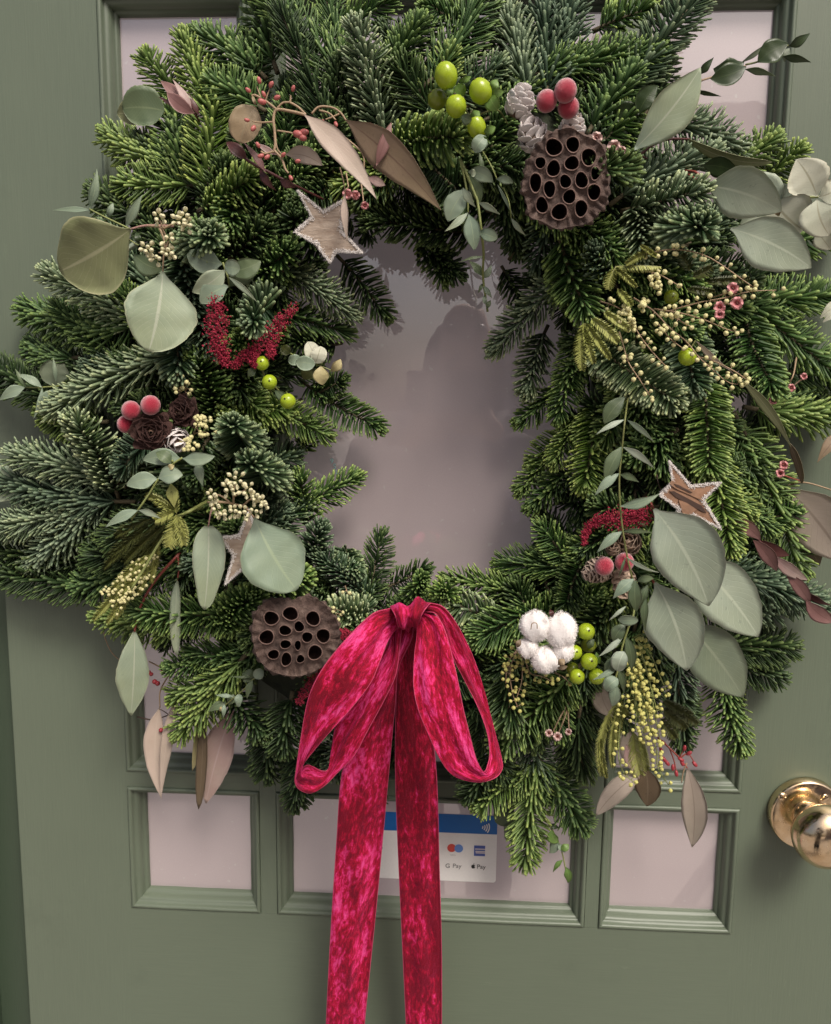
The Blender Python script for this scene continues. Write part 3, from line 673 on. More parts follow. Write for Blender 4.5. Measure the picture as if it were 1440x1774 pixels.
def leaf(parent, p0, p1, W, mat, shape='ov', bow=0, roll=0, h0=.1, h1=None, fold=.13, wave=.028, name='leaf', curl=0., midpt=None):
    h1 = h0 if h1 is None else h1
    nl, ns = (22, 8) if W > 20 else (13, 6)
    A, B = Vector((*p0, h0)), Vector((*p1, h1)); dx, dy = p1[0] - p0[0], p1[1] - p0[1]; L = math.hypot(dx, dy)
    nx, ny = -dy / L, dx / L
    rr = random.Random(int(p0[0] * 13 + p0[1] * 7 + W)); asy = rr.uniform(-.09, .09); ph = rr.uniform(0, 6); k1 = rr.uniform(2.0, 4.0)
    top = []; uv = []; nr = []
    ctrs = []
    for i in range(nl + 1):
        t = i / nl; o = bow * 4 * t * (1 - t)
        q = A.lerp(B, t); ctrs.append(P(q.x + nx * o, q.y + ny * o, q.z + .0025 * math.sin(math.pi * t) + curl * t * t))
    for i in range(nl + 1):
        t = i / nl; wd = sum(wprof(shape, min(1, max(0, t + e_))) for e_ in (-.03, 0, .03)) / 3 if 0 < i < nl else wprof(shape, t)
        wd *= W / 2 * mpp((h0 + h1) / 2) * (1 + .02 * math.sin(9 * t + ph) + (rr.uniform(-.018, .018) if W > 30 else 0))
        d = (ctrs[min(nl, i + 1)] - ctrs[max(0, i - 1)]).normalized()
        v = (ctrs[i] - CAM).normalized(); sd = d.cross(v).normalized(); n = sd.cross(d)
        if n.dot(v) > 0: n = -n
        ca = math.cos(R(roll)); sr = (sd * ca + n * math.sin(R(roll))) / max(ca, .45); nn = n * ca - sd * math.sin(R(roll))
        for j in range(ns + 1):
            s = -1 + 2 * j / ns
            z = fold * (abs(s) ** 1.5) * wd + wave * wd * math.sin(k1 * 2 * t * math.pi + ph + s * 2) * abs(s)
            top.append(ctrs[i] + sr * (s * wd * (1 + asy * (1 if s > 0 else -1))) + nn * z); uv.append((t, s)); nr.append(nn)
    m = len(top); th = .00035
    vs = top + [p - q * th for p, q in zip(top, nr)]
    w_ = ns + 1; fs = []
    for i in range(nl):
        for j in range(ns):
            f = [i * w_ + j, i * w_ + j + 1, (i + 1) * w_ + j + 1, (i + 1) * w_ + j]
            fs.append(f); fs.append([m + x for x in f][::-1])
    for i in range(nl):
        for j in (0, ns):
            e = [i * w_ + j, (i + 1) * w_ + j]; fs.append([e[0], e[1], m + e[1], m + e[0]])
    for i in (0, nl):
        for j in range(ns): fs.append([i * w_ + j, i * w_ + j + 1, m + i * w_ + j + 1, m + i * w_ + j])
    mb = MB(); mb.add(vs, fs, uv + uv)
    return mb.build(name, M_leaf[mat], parent)
def pp(pts, h): return [P(q[0], q[1], h + (q[2] if len(q) > 2 else 0)) for q in pts]
def stem(parent, pts, h, r0, r1, mat, name='stem', n=None):
    mb = MB(); W3 = pp(pts, h); k = mpp(h)
    tube(mb, W3, (r0 * k, r1 * k), 7, n=n or max(6, 5 * len(pts)))
    return mb.build(name, M_stem[mat], parent)
def sprig(name, label, cat, h, stems=(), leaves='', group=None, loc=None):
    pts = []
    rows = [q.split() for q in leaves.replace('\n', '|').split('|') if q.strip()]
    x0, y0 = (loc or (float(rows[0][0]), float(rows[0][1])))
    t = thing(name, label, cat, P(x0, y0, h - .012), group)
    for (mat, r0, r1, ps) in stems: stem(t, ps, h, r0, r1, mat)
    for i, q in enumerate(rows):
        f = [float(a) for a in q[:5]]
        bow, roll, dh, dh1 = [float(q[k]) if len(q) > k else 0 for k in (7, 8, 9, 10)]
        hb = h + dh * .001 + .0006 * (i % 3); ht = hb + dh1 * .001
        leaf(t, (f[0], f[1]), (f[2], f[3]), f[4], q[6], q[5], bow, roll, hb, ht)
    return t
def ball_mesh(name, mat, **k): return sph_mesh(name, mat, **k)
def at_ball(name, me, parent, px, py, rp, h, axis=(0, -1, 0), stretch=1.0, mat=None):
    k = mpp(h) * rp
    return inst(name, me, parent, axes(P(px, py, h), axis, k * stretch, (0, 0, 1), k), mat)

# ================================================================== eucalyptus and other foliage
dm = dome
sprig('eucalyptus_sprig', 'eucalyptus sprig with two broad round leaves at the left, by cream buds', 'eucalyptus', .118,
  [('rosy', 2.6, 1.6, [(300, 392, -.02), (275, 391), (250, 391), (226, 397)]), ('tan', 2, 1.2, [(275, 391), (285, 420), (283, 450), (282, 472)]), ('lime', 1.8, 1.2, [(226, 397), (180, 375), (155, 362)]), ('lime', 1.6, 1.0, [(226, 397), (222, 412), (240, 425)])],
  """226 397 104 470 130 rh olive -4 8 4 -22|282 470 258 609 120 rh pale -4 -8 6 8|155 362 168 292 17 la mist 3 20 -6|157 364 91 364 9 la mist 2 20 -6|187 378 196 351 11 el mist 0 0 -8|219 393 247 337 18 la mist -2 15 -4|232 440 282 466 36 el green 6 0 -14|242 423 236 402 12 el dark 0 0 -10|228 433 222 425 42 ro sage 0 0 -12""")
sprig('eucalyptus_sprig', 'eucalyptus sprig with narrow and broad round hanging leaves beside the lower left wooden star', 'eucalyptus', .125,
  [('rosy', 2, 1.2, [(372, 870, -.02), (366, 885), (361, 912)]), ('tan', 2, 1.4, [(372, 868), (400, 872), (425, 880), (441, 897)])],
  "361 911 354 1056 60 ob pale -3 10 0 0|441 897 514 1022 116 rh mist 5 -6 4 2")
sprig('eucalyptus_sprig', 'red stemmed eucalyptus with two pale leaves hanging at the lower left below the mimosa', 'eucalyptus', .085,
  [('red', 3, 2, [(318, 950, -.02), (306, 964), (266, 1010), (242, 1055), (233, 1094)]), ('red', 2, 1.4, [(308, 962), (310, 985), (307, 1008)])],
  "233 1092 227 1240 58 el pale -2 5 0 -10|307 1006 306 1136 19 st pale 2 35 2 0")
sprig('dry_eucalyptus_spray', 'dry pinkish eucalyptus leaves and dark red berries hanging over the small lower left panes', 'dried leaves', .045,
  [('tan', 1.6, 1.3, [(335, 1160, -.01), (311, 1163), (296, 1164), (258, 1146)]), ('tan', 1.5, 1.1, [(296, 1164), (278, 1196), (277, 1226)]), ('tan', 1.5, 1.1, [(311, 1163), (307, 1192), (306, 1208)]),
   ('brown', 1.5, 1.0, [(238, 1242), (266, 1247), (293, 1239), (320, 1237)]), ('brown', 1, .7, [(293, 1239), (285, 1233), (276, 1228)]), ('brown', .8, .6, [(281, 1247), (282, 1262)]), ('brown', 1.5, 1, [(394, 1230, -.01), (392, 1245)])],
  "277 1225 280 1384 38 de pinky 10 12 0 0|306 1206 279 1384 23 la pinky 5 30 6 0|404 1228 357 1392 60 el rose 4 12 0 0|352 1246 344 1402 20 st umber -2 30 6 0|342 1250 333 1336 15 el yell -4 0 -3 0", loc=(311, 1163))
sprig('eucalyptus_sprig', 'fine olive green sprig of small leaves at the bottom left beside the brown seed pod', 'eucalyptus', .085,
  [('olive', 1.6, 1, [(455, 1168, -.01), (441, 1175), (422, 1195), (404, 1210), (385, 1226)])],
  "441 1175 455 1160 20 ro mist 0 0 4|414 1203 413 1225 15 ob mist 0 10 4|438 1178 428 1212 13 la green 2 10 0|404 1206 373 1204 8 la mist 0 20 2|392 1218 360 1234 16 la green 3 0 -2|389 1220 387 1244 9 la mist 0 15 3|436 1174 398 1172 5 la green 0 20 -2|440 1176 420 1166 26 el green 0 0 -6|405 1203 396 1222 18 la green 0 0 -5|386 1224 380 1232 7 el yell 0 0 0")
sprig('eucalyptus_sprig', 'young eucalyptus tip of six soft oval leaves above the left red amaranth', 'eucalyptus', .122,
  [('lime', 2, 1.4, [(386, 455), (391, 468), (395, 482), (397, 498, -.01)])],
  "386 457 324 434 42 ov mist -5 10 -2|389 461 416 466 28 ro mist 0 10 5|396 470 452 452 36 el green 4 -10 -4|397 496 448 459 36 el green -4 0 -10|391 467 333 506 36 ov pale -4 -10 3|396 496 347 526 38 ov mist 5 10 1|396 480 446 524 10 la pale -2 20 6", loc=(391, 468))
sprig('eucalyptus_sprig', 'small spray of rounded pale and yellowish leaves at the left edge of the opening', 'eucalyptus', .10,
  [('lime', 1.5, 1, [(500, 610, -.01), (520, 622), (545, 630), (575, 642)])],
  "545 630 533 592 27 ro hydra 3 15 0|546 631 513 626 25 ro mist 0 0 4|547 629 556 600 28 ro hydra 0 -15 2|557 634 560 667 28 el yell 3 10 3|573 643 590 622 17 el yell 3 20 0|522 622 499 624 19 ro mist 0 0 0|543 632 525 657 26 el fernD 0 0 -5|503 612 488 600 18 ro fernD 0 0 -3", loc=(545, 630))
sprig('eucalyptus_sprig', 'pale green eucalyptus tip with paired oval leaves at the left under the snowy cones', 'eucalyptus', .128,
  [('lime', 2.2, 1.6, [(299, 798), (292, 812, -.006), (275, 829), (258, 856), (239, 884), (228, 900, -.015)]), ('lime', 2, 1.5, [(316, 793), (302, 802), (296, 808)])],
  "274 830 219 841 30 ov mist 4 10 0|274 829 317 823 32 ov mist -3 -10 3|316 794 372 790 25 ov mist 4 0 2|314 795 247 797 30 ov mist 4 0 -3|296 803 270 784 22 ov green 3 15 3|344 797 352 843 18 la mist 2 20 -6|296 838 302 880 22 la fern 0 15 -4|239 884 182 914 19 la mist 3 15 2|240 884 279 899 12 la pale -2 20 2|302 806 290 812 10 el yell 0 0 4", loc=(275, 829))
sprig('leucadendron_tip', 'two thick rounded olive leaves in front of the upper left pane', 'foliage', .05,
  [('olive', 2, 1.5, [(300, 200, -.01), (280, 195), (250, 180)])], "285 192 212 188 62 ro green 4 10 4|262 172 203 196 42 ro olive -8 0 -2", loc=(285, 192))
sprig('maroon_leaf_tip', 'short upright tip of maroon leaves at the upper left', 'foliage', .098,
  [('maroon', 2, 1.4, [(345, 210, -.01), (338, 198), (318, 168)])],
  "334 195 278 140 22 el maroon 3 15 0|337 196 289 160 24 el maroon -3 -10 5|332 192 299 137 14 la rose 2 20 3|330 186 318 155 14 la pale 0 25 0|336 194 274 167 12 la maroonD -2 20 -3|345 200 326 160 10 la maroonD 0 30 -2")
sprig('eucalyptus_spray', 'dry eucalyptus spray with coral red seeds and twisted pinkish brown leaves at the top left', 'eucalyptus', .135,
  [('tan', 2.6, 2.2, [(530, 199), (505, 193), (480, 190), (474, 205), (476, 228), (477, 250), (475, 262)]), ('tan', 2.2, 1.6, [(475, 260), (488, 275), (494, 292), (500, 300)]), ('tan', 2, 1.5, [(475, 262), (460, 266), (452, 262)]),
   ('tan', 2.2, 1.8, [(480, 190), (462, 176), (443, 165), (436, 166)]), ('tan', 1.8, 1.4, [(480, 188), (490, 178), (502, 176), (504, 165)]), ('tan', 2, 1.6, [(502, 177), (516, 185), (530, 198)]), ('tan', 1.9, 1.4, [(540, 197), (553, 185), (575, 186), (590, 195), (600, 209)]),
   ('tan', 1.6, 1.3, [(553, 191), (570, 196), (582, 208)]), ('tan', 1.5, 1.1, [(588, 197), (575, 203), (564, 207)]), ('tan', 1.6, 1.1, [(475, 211), (450, 212), (437, 210)]), ('tan', 1.5, 1, [(480, 226), (500, 229), (508, 231)]),
   ('tan', 1.8, 1.2, [(575, 222), (600, 240), (628, 266), (631, 295)]), ('tan', 1.3, .9, [(462, 176), (455, 160)]), ('tan', 1.3, .9, [(460, 174), (468, 152)]), ('tan', 1.2, .9, [(452, 168), (445, 150)]), ('tan', 1.3, 1, [(477, 236), (481, 258), (492, 270)]),
   ('tan', 1.2, .9, [(589, 290), (596, 318), (599, 340)]), ('maroon', 1.8, 1.2, [(648, 292), (658, 270), (670, 240)])],
  """443 185 417 248 52 ro tan 5 12 -6|527 198 653 345 40 de pinky -7 -12 8 4|600 208 764 364 60 de brown -8 14 2 -4|494 268 559 287 28 ov taupe -8 10 -8|652 287 678 212 19 el maroon 0 10 4|637 307 668 321 16 el rose 0 0 0|597 335 603 421 13 la pinky 3 20 4|443 182 437 166 5 st tan 0 0 0|480 268 440 246 10 la rose 0 0 -6""", loc=(480, 190))
RS = sph_mesh('seed', simple('coral_seed', (.42, .115, .105), .45, .3, 300), 10, 7, .05)
tr = bpy.data.objects['eucalyptus_spray']
for x, y, r, fx, fy in ((449, 139, 5.5, 455, 160), (470, 146, 5.5, 462, 160), (430, 156, 5, 443, 166), (508, 153, 5, 504, 166), (457, 163, 5, 464, 177), (480, 169, 6, 468, 175), (454, 176, 7, 466, 180), (428, 208, 4.5, 440, 211), (439, 222, 6, 445, 214),
     (447, 251, 5, 455, 264), (452, 270, 5.5, 468, 266), (463, 272, 5.5, 474, 264), (491, 268, 5, 485, 275), (516, 279, 5, 502, 282), (504, 308, 5, 497, 297), (558, 211, 5, 566, 206), (582, 215, 5, 578, 205), (603, 335, 6, 600, 325), (615, 340, 4.5, 610, 325), (516, 232, 9, 505, 230), (527, 229, 8, 512, 230), (524, 238, 8, 510, 233)):
    d = P(x, y, .137) - P(fx, fy, .135); at_ball('seed', RS, tr, x, y, r * .68, .137, d, 1.55)
sprig('maroon_leaf_branch', 'dark maroon leafy branch running behind the star at the top left', 'foliage', .112,
  [('maroon', 3, 2, [(404, 250, -.005), (430, 278), (470, 300), (505, 318), (560, 345, -.02)])],
  "428 277 392 246 20 el maroonD 2 10 0|460 298 422 246 12 la maroon 2 25 4|485 312 512 325 16 la maroonD 0 10 0|450 292 478 330 14 la maroonD 3 20 -4")
sprig('eucalyptus_sprig', 'eucalyptus sprig of soft oval leaves hanging into the top of the opening', 'eucalyptus', .122,
  [('lime', 2.6, 2.0, [(797, 275), (808, 300), (822, 335), (828, 352), (834, 400), (838, 440, -.02), (837, 480, -.04), (845, 540, -.05)]), ('lime', 2, 1.4, [(797, 277), (805, 310), (810, 340), (811, 368)]), ('lime', 1.4, 1, [(836, 262, -.01), (850, 285), (861, 310)]), ('lime', 1.2, .9, [(873, 326, -.02), (882, 350), (886, 378)])],
  """808 328 776 384 36 el mist 4 15 0|811 368 770 401 13 la pale -2 20 3|812 370 822 434 28 ov mist -2 10 2|802 325 824 359 14 la pale 2 20 5|811 298 854 316 25 el mist -6 10 1|813 303 832 352 22 el green -3 10 -5|829 351 866 372 11 la pale -2 20 4|831 402 862 413 21 ro mist 0 5 3|860 310 890 317 14 el mist -2 10 0|886 378 911 408 9 la pale 2 25 0|836 262 828 245 27 ro mist 0 0 -3|862 320 890 375 5 la mist 0 30 -6|825 300 815 300 12 el pale 0 0 4|838 300 830 260 8 la green 0 30 -4
835 478 812 452 14 la green 3 10 -44|836 482 852 458 12 la mist 2 10 -42|838 495 853 517 9 la mist 0 10 -44|842 528 838 512 8 el mist 0 0 -46|843 535 850 520 8 el green 0 0 -46|838 490 828 508 7 la green 0 0 -46|840 445 795 455 5 la green 3 20 -34""", loc=(810, 340))
sprig('eucalyptus_sprig', 'dark green leafy sprig with one large pale leaf reaching over the upper right pane', 'eucalyptus', .075,
  [('tan', 1.8, 1.4, [(1190, 165, -.02), (1212, 142), (1232, 134), (1292, 114)]), ('olive', 1.6, 1.2, [(1292, 112), (1320, 104), (1366, 78)]), ('maroon', 2.4, 1.8, [(1072, 277, .01), (1108, 268, .012), (1130, 252, .012), (1160, 241, .01), (1196, 241)]), ('maroon', 1.8, 1.4, [(1108, 268, .012), (1122, 275, .01)])],
  """1099 259 1214 117 66 el pale 6 10 22 10|1293 115 1231 136 34 el dark -4 10 6|1289 107 1236 119 34 el dark -8 5 0|1366 75 1313 108 36 el dark 4 10 4|1367 80 1404 57 16 la dark 2 15 2|1356 98 1406 108 12 la dark -2 15 2|1291 120 1344 132 11 la green -2 20 2|1212 129 1237 99 13 la dark 0 20 0|1202 157 1250 167 7 la dark 0 20 2|1285 108 1337 69 8 la sageD 2 20 -2|1368 83 1360 108 14 la sageD 2 0 -2|1106 198 1140 148 32 el dark -4 10 2|1104 203 1066 196 36 ro dark 4 0 -2
1192 241 1338 281 16 st olive 14 25 4""", loc=(1292, 114))
sprig('eucalyptus_sprig', 'eucalyptus with two large pale leaves and papery round leaves at the right edge', 'eucalyptus', .098,
  [('red', 2.2, 1.6, [(1185, 296, -.02), (1205, 298), (1216, 310), (1222, 323)]), ('red', 1.6, 1.2, [(1190, 300, -.02), (1212, 315), (1220, 330)]), ('lime', 2.4, 2, [(1335, 350), (1365, 345), (1415, 341), (1450, 342)])],
  """1222 322 1354 366 80 ov sage -9 10 12 4|1266 396 1406 464 82 ov sage -8 -6 6 4|1346 362 1298 308 54 ro sage 4 10 -2|1342 350 1392 398 84 ro hydra 4 0 2|1416 340 1380 276 64 ov hydra 4 10 10|1416 345 1438 408 60 ov hydra 6 -10 12|1418 341 1462 318 44 ov hydra 4 0 8|1218 287 1284 303 34 la dark -6 10 -4|1258 322 1306 308 30 el olive -6 0 -6|1340 372 1282 390 34 el sage 4 0 -2|1415 400 1440 432 30 ov hydra 0 0 -8|1350 375 1345 358 10 el tan 0 0 8""", loc=(1342, 350))
sprig('eucalyptus_sprig', 'long thin eucalyptus stem with narrow leaves hanging down the right side', 'eucalyptus', .142,
  [('olive', 1.6, 1.8, [(1088, 690, -.03), (1083, 727), (1078, 775), (1073, 830), (1075, 880), (1080, 925), (1088, 970), (1096, 1003)]), ('lime', 2, 1.6, [(1103, 1008, -.01), (1098, 1062), (1088, 1090), (1078, 1122), (1072, 1155), (1066, 1178), (1060, 1205, -.01)]), ('brown', 1.2, .9, [(1138, 822, -.03), (1140, 835, -.02), (1145, 850, -.03)])],
  """1082 727 1032 753 10 la sage 2 20 0|1087 728 1133 766 10 la mist -2 20 2|1078 773 1049 833 25 el green 2 10 0|1080 775 1133 811 13 la sage -3 20 3|1073 820 1030 859 17 la mist 2 15 2|1074 822 1108 836 13 la green -2 10 -4|1075 877 1143 855 19 la mist 5 10 4|1078 921 1034 958 18 la mist 2 15 4|1080 921 1131 923 10 la green -2 20 5|1085 965 1142 992 7 la sage 4 25 4|1084 965 1072 1000 5 la green 0 20 2|1083 688 1047 734 28 el green 3 0 -24
1099 1003 1062 1038 22 la mist 3 15 2|1101 1004 1103 1060 24 el green 2 10 4|1103 1008 1133 1002 14 el green -2 10 -4|1123 1012 1111 1052 16 el green 2 10 -6|1120 1036 1119 1094 15 la green 3 15 -3|1085 1050 1055 1075 7 la sage 0 25 2|1071 1074 1106 1076 18 ro mist 0 30 8|1084 1082 1063 1112 24 el green 3 10 2|1080 1102 1036 1138 11 la sage -2 20 4|1084 1102 1094 1161 20 el green -4 10 0|1082 1129 1070 1163 29 ro sage 2 10 8|1071 1136 1049 1172 20 el green 3 10 1|1071 1155 1026 1178 11 la mist -2 20 4|1072 1160 1081 1202 14 la green -2 15 -2|1071 1176 1049 1196 25 ro mist 2 10 9|1066 1184 1061 1224 21 el mist -2 10 5""", loc=(1078, 775))
sprig('eucalyptus_sprig', 'four very large sage green eucalyptus leaves fanned out at the lower right', 'eucalyptus', .125,
  [('red', 2.6, 1.8, [(1120, 862, -.03), (1128, 872), (1133, 883)]), ('red', 2.2, 1.6, [(1128, 1000, -.03), (1132, 1008), (1135, 1012)]), ('rosy', 2.2, 1.6, [(1160, 940, -.03), (1190, 960, -.01), (1202, 972, -.006)])],
  """1200 968 1314 1103 104 ov sage -7 -8 -4 -4|1188 1078 1288 1208 96 ov sageD -5 -8 -10 -8|1135 1009 1190 1162 102 ov sage -9 8 2 0|1133 882 1228 1050 118 ov sage -10 8 12 6""", loc=(1133, 882))
sprig('taupe_leaf', 'big dry taupe leaf sticking out at the right edge of the wreath', 'dried leaves', .05,
  [('tan', 1.6, 1.2, [(1362, 842, -.01), (1395, 836), (1445, 850)]), ('red', 1.4, 1, [(1345, 818, .01), (1365, 826, .01), (1390, 834)])], "1364 846 1466 976 98 el taupe -6 10 0 0|1380 900 1420 980 40 el umber 0 0 -10")
sprig('maroon_leaf_branch', 'drooping branch of dusky pink maroon leaves at the lower right edge', 'foliage', .082,
  [('maroon', 2.2, 1.4, [(1262, 885, -.02), (1300, 922), (1340, 962), (1365, 998), (1398, 1040), (1442, 1066)])],
  """1258 884 1296 895 18 la maroon 3 15 -2|1268 900 1318 936 25 el maroon -5 10 4|1305 936 1346 990 25 el maroon -4 15 6|1312 934 1368 962 22 el maroonD 4 10 -4|1338 961 1400 1005 22 el rose 4 15 6|1362 994 1404 1047 23 el maroon -4 10 4|1395 1024 1441 1049 11 la maroonD 4 30 2|1396 1042 1420 1080 17 la maroon -2 20 4|1397 1040 1446 1078 28 el maroon 5 10 6""", loc=(1300, 922))
sprig('eucalyptus_sprig', 'narrow pale leaves of a eucalyptus tip at the far left edge', 'eucalyptus', .055,
  [('lime', 1.6, 1.2, [(112, 668, -.01), (95, 669), (72, 671), (44, 671)])],
  "43 671 -2 694 21 la mist 3 10 4|72 671 28 648 15 la mist 3 15 3|45 670 26 638 9 la green 0 20 2|73 671 57 727 9 la mist -3 25 4|94 674 62 709 20 la mist 0 10 4|100 672 108 622 52 el sageD -8 5 -8|92 690 150 724 40 el sageD 6 0 -12|97 660 92 618 8 la mist 0 20 2", loc=(72, 671))
sprig('eucalyptus_leaf', 'single pale round leaf peeking out at the far left under frosty fir', 'leaf', .03, [('lime', 1.8, 1.4, [(80, 810, -.01), (62, 818)])], "66 816 -34 846 64 ro pale -4 10 0")
sprig('eucalyptus_sprig', 'curly yellow green leaf tip dangling below the wreath over the lower middle pane', 'eucalyptus', .035,
  [('lime', 1.6, 1.2, [(945, 1418, .01), (958, 1440), (972, 1470), (980, 1505), (984, 1522)])],
  "957 1438 968 1460 20 el calyx 5 20 4|962 1450 952 1478 18 el mist -5 10 0|970 1470 985 1462 14 el calyx 3 0 4|975 1490 958 1512 9 la calyx 2 20 2|980 1502 984 1530 15 el calyx -3 10 4|966 1462 980 1478 12 la mist 0 0 2|950 1430 968 1434 10 el dark 0 0 0", loc=(958, 1440))
sprig('olive_leaf', 'two dark olive leaves half hidden behind the lowest fir sprigs over the payment sticker pane', 'leaf', .022, [('olive', 1.5, 1, [(890, 1395), (876, 1405)])], "890 1402 858 1424 36 ro green 0 0 0|908 1418 874 1452 52 el sageD -4 0 3")
sprig('dry_eucalyptus_spray', 'dry taupe and brown leaves dangling at the lower right with crimson seed sprays', 'dried leaves', .055,
  [('red', 1.8, 1.3, [(1140, 1278, -.01), (1160, 1296), (1178, 1314), (1192, 1332)]), ('red', 1.4, 1, [(1160, 1296), (1168, 1318), (1172, 1338)]), ('red', 1.4, 1, [(1178, 1314), (1192, 1306), (1204, 1322)]), ('red', 1.2, .9, [(1178, 1312), (1186, 1296)]), ('red', 1.3, .9, [(1142, 1284), (1146, 1310), (1156, 1322)]), ('tan', 1.4, 1, [(1190, 1322), (1184, 1338), (1181, 1356)])],
  """1191 1331 1199 1468 46 el taupe -8 12 2|1112 1338 1033 1413 38 ov taupe 6 10 4|1118 1330 1121 1397 46 el umber -3 10 0|1090 1258 1112 1338 46 el taupe 6 0 -4|1040 1182 1062 1242 36 el taupe 6 10 8|1085 1290 1108 1350 30 la rose 0 0 6""", loc=(1160, 1296))
RSD = sph_mesh('seed', simple('crimson_seed', (.30, .03, .04), .4, .3, 300), 8, 6, .05)
tr = bpy.data.objects['dry_eucalyptus_spray.001']
for x, y, fx, fy in ((1204, 1324, 1196, 1314), (1186, 1296, 1184, 1306), (1194, 1305, 1186, 1310), (1172, 1340, 1170, 1325), (1156, 1322, 1150, 1314), (1151, 1316, 1146, 1308), (1148, 1286, 1142, 1282), (1166, 1330, 1166, 1318), (1146, 1302, 1145, 1294), (1180, 1316, 1170, 1310), (1182, 1322, 1178, 1312)):
    at_ball('seed', RSD, tr, x, y, 3.6, .056, P(x, y, .056) - P(fx, fy, .055), 1.7)
tr = bpy.data.objects['dry_eucalyptus_spray']
for x, y, r in ((268, 1181, 5), (273, 1184, 5), (283, 1163, 5), (296, 1159, 4.5), (258, 1165, 4.5), (338, 1145, 5), (345, 1140, 5), (332, 1150, 4.5), (279, 1265, 4.5), (262, 1168, 4), (316, 1236, 5), (290, 1162, 4.5)):
    at_ball('seed', RSD, tr, x, y, r, .048, (.3, -1, .2), 1.2)
sprig('long_leaf', 'long narrow olive leaf curving down at the right past the single green berry', 'leaf', .125,
  [('brown', 1.4, 1.2, [(1262, 640, -.01), (1285, 662)])], "1207 591 1264 641 10 la pinky 3 20 0|1284 658 1372 778 17 la olive -8 15 2 -10|1368 768 1390 838 12 st umber -3 25 -8 -8")
sprig('dry_leaf', 'corner of a pale ribbed dry leaf at the right edge', 'leaf', .06, [('tan', 1.5, 1, [(1470, 545), (1462, 540)])], "1462 522 1420 552 22 la hydra 2 0 0|1466 530 1424 560 16 la hydra 2 0 3")
sprig('eucalyptus_leaf', 'small rosy dry leaf tip showing at the right edge above the taupe leaf', 'leaf', .05, [('tan', 1.5, 1, [(1470, 735), (1460, 750)])], "1462 748 1416 802 22 la brown 3 0 0")

# ================================================================== mimosa
M_bl = simple('mimosa_blossom', (.60, .56, .28), .8, .18, 500, bmp=.6)
M_blg = simple('mimosa_blossom_fresh', (.50, .48, .15), .8, .2, 500, bmp=.6)
_o = [(1, 0, 0), (-1, 0, 0), (0, 1, 0), (0, -1, 0), (0, 0, 1), (0, 0, -1)]
_bm = bmesh.new(); bmesh.ops.create_icosphere(_bm, subdivisions=2, radius=1); ICO2 = ([tuple(v.co) for v in _bm.verts], [[v.index for v in f.verts] for f in _bm.faces]); _bm.free()
_bm = bmesh.new(); bmesh.ops.create_icosphere(_bm, subdivisions=1, radius=1); ICO1 = ([tuple(v.co) for v in _bm.verts], [[v.index for v in f.verts] for f in _bm.faces]); _bm.free()
def blob(mb, c, r, rg, ico=ICO2, jit=.1, mi=0):
    mb.add([(c.x + x * r * rg.uniform(1 - jit, 1 + jit), c.y + y * r * rg.uniform(1 - jit, 1 + jit), c.z + z * r * rg.uniform(1 - jit, 1 + jit)) for x, y, z in ico[0]], ico[1], None, mi)
def mimosa(t, branches, h, seed, mat, r=4.4, step=11, stemmat='tan'):
    rg = random.Random(seed); bl = MB(); sm = MB()
    for pts in branches:
        q = crm([(a[0], a[1]) for a in pts], 60); L = sum(math.dist(q[i], q[i + 1]) for i in range(59))
        tube(sm, [P(a[0], a[1], h - .02 * max(0, 1 - i / 8)) for i, a in enumerate(q[::4])], (1.5 * mpp(h), .8 * mpp(h)), 5)
        n = int(L / step); 
        for i in range(1, n + 1):
            k = min(59, int((i + rg.uniform(-.3, .3)) / n * 59)); x, y = q[k]
            x2, y2 = q[min(59, k + 1)] if k < 59 else (2 * q[59][0] - q[58][0], 2 * q[59][1] - q[58][1]); l = math.hypot(x2 - x, y2 - y) or 1
            for s in ((1,) if rg.random() < .55 else (1, -1)):
                s *= 1 if i % 2 else -1; o = rg.uniform(5, 9) if i < n else 2
                bx, by = x - (y2 - y) / l * o * s + rg.uniform(-2, 2), y + (x2 - x) / l * o * s + rg.uniform(-2, 2)
                hh = h + rg.uniform(-.002, .004); c = P(bx, by, hh)
                blob(bl, c, mpp(h) * r * rg.uniform(.8, 1.12), rg)
                tube(sm, [P(x, y, h), c], .55 * mpp(h), 4)
    sm.build('stem', M_stem[stemmat], t); tag(bl.build('blossom', mat, t), kind='stuff')
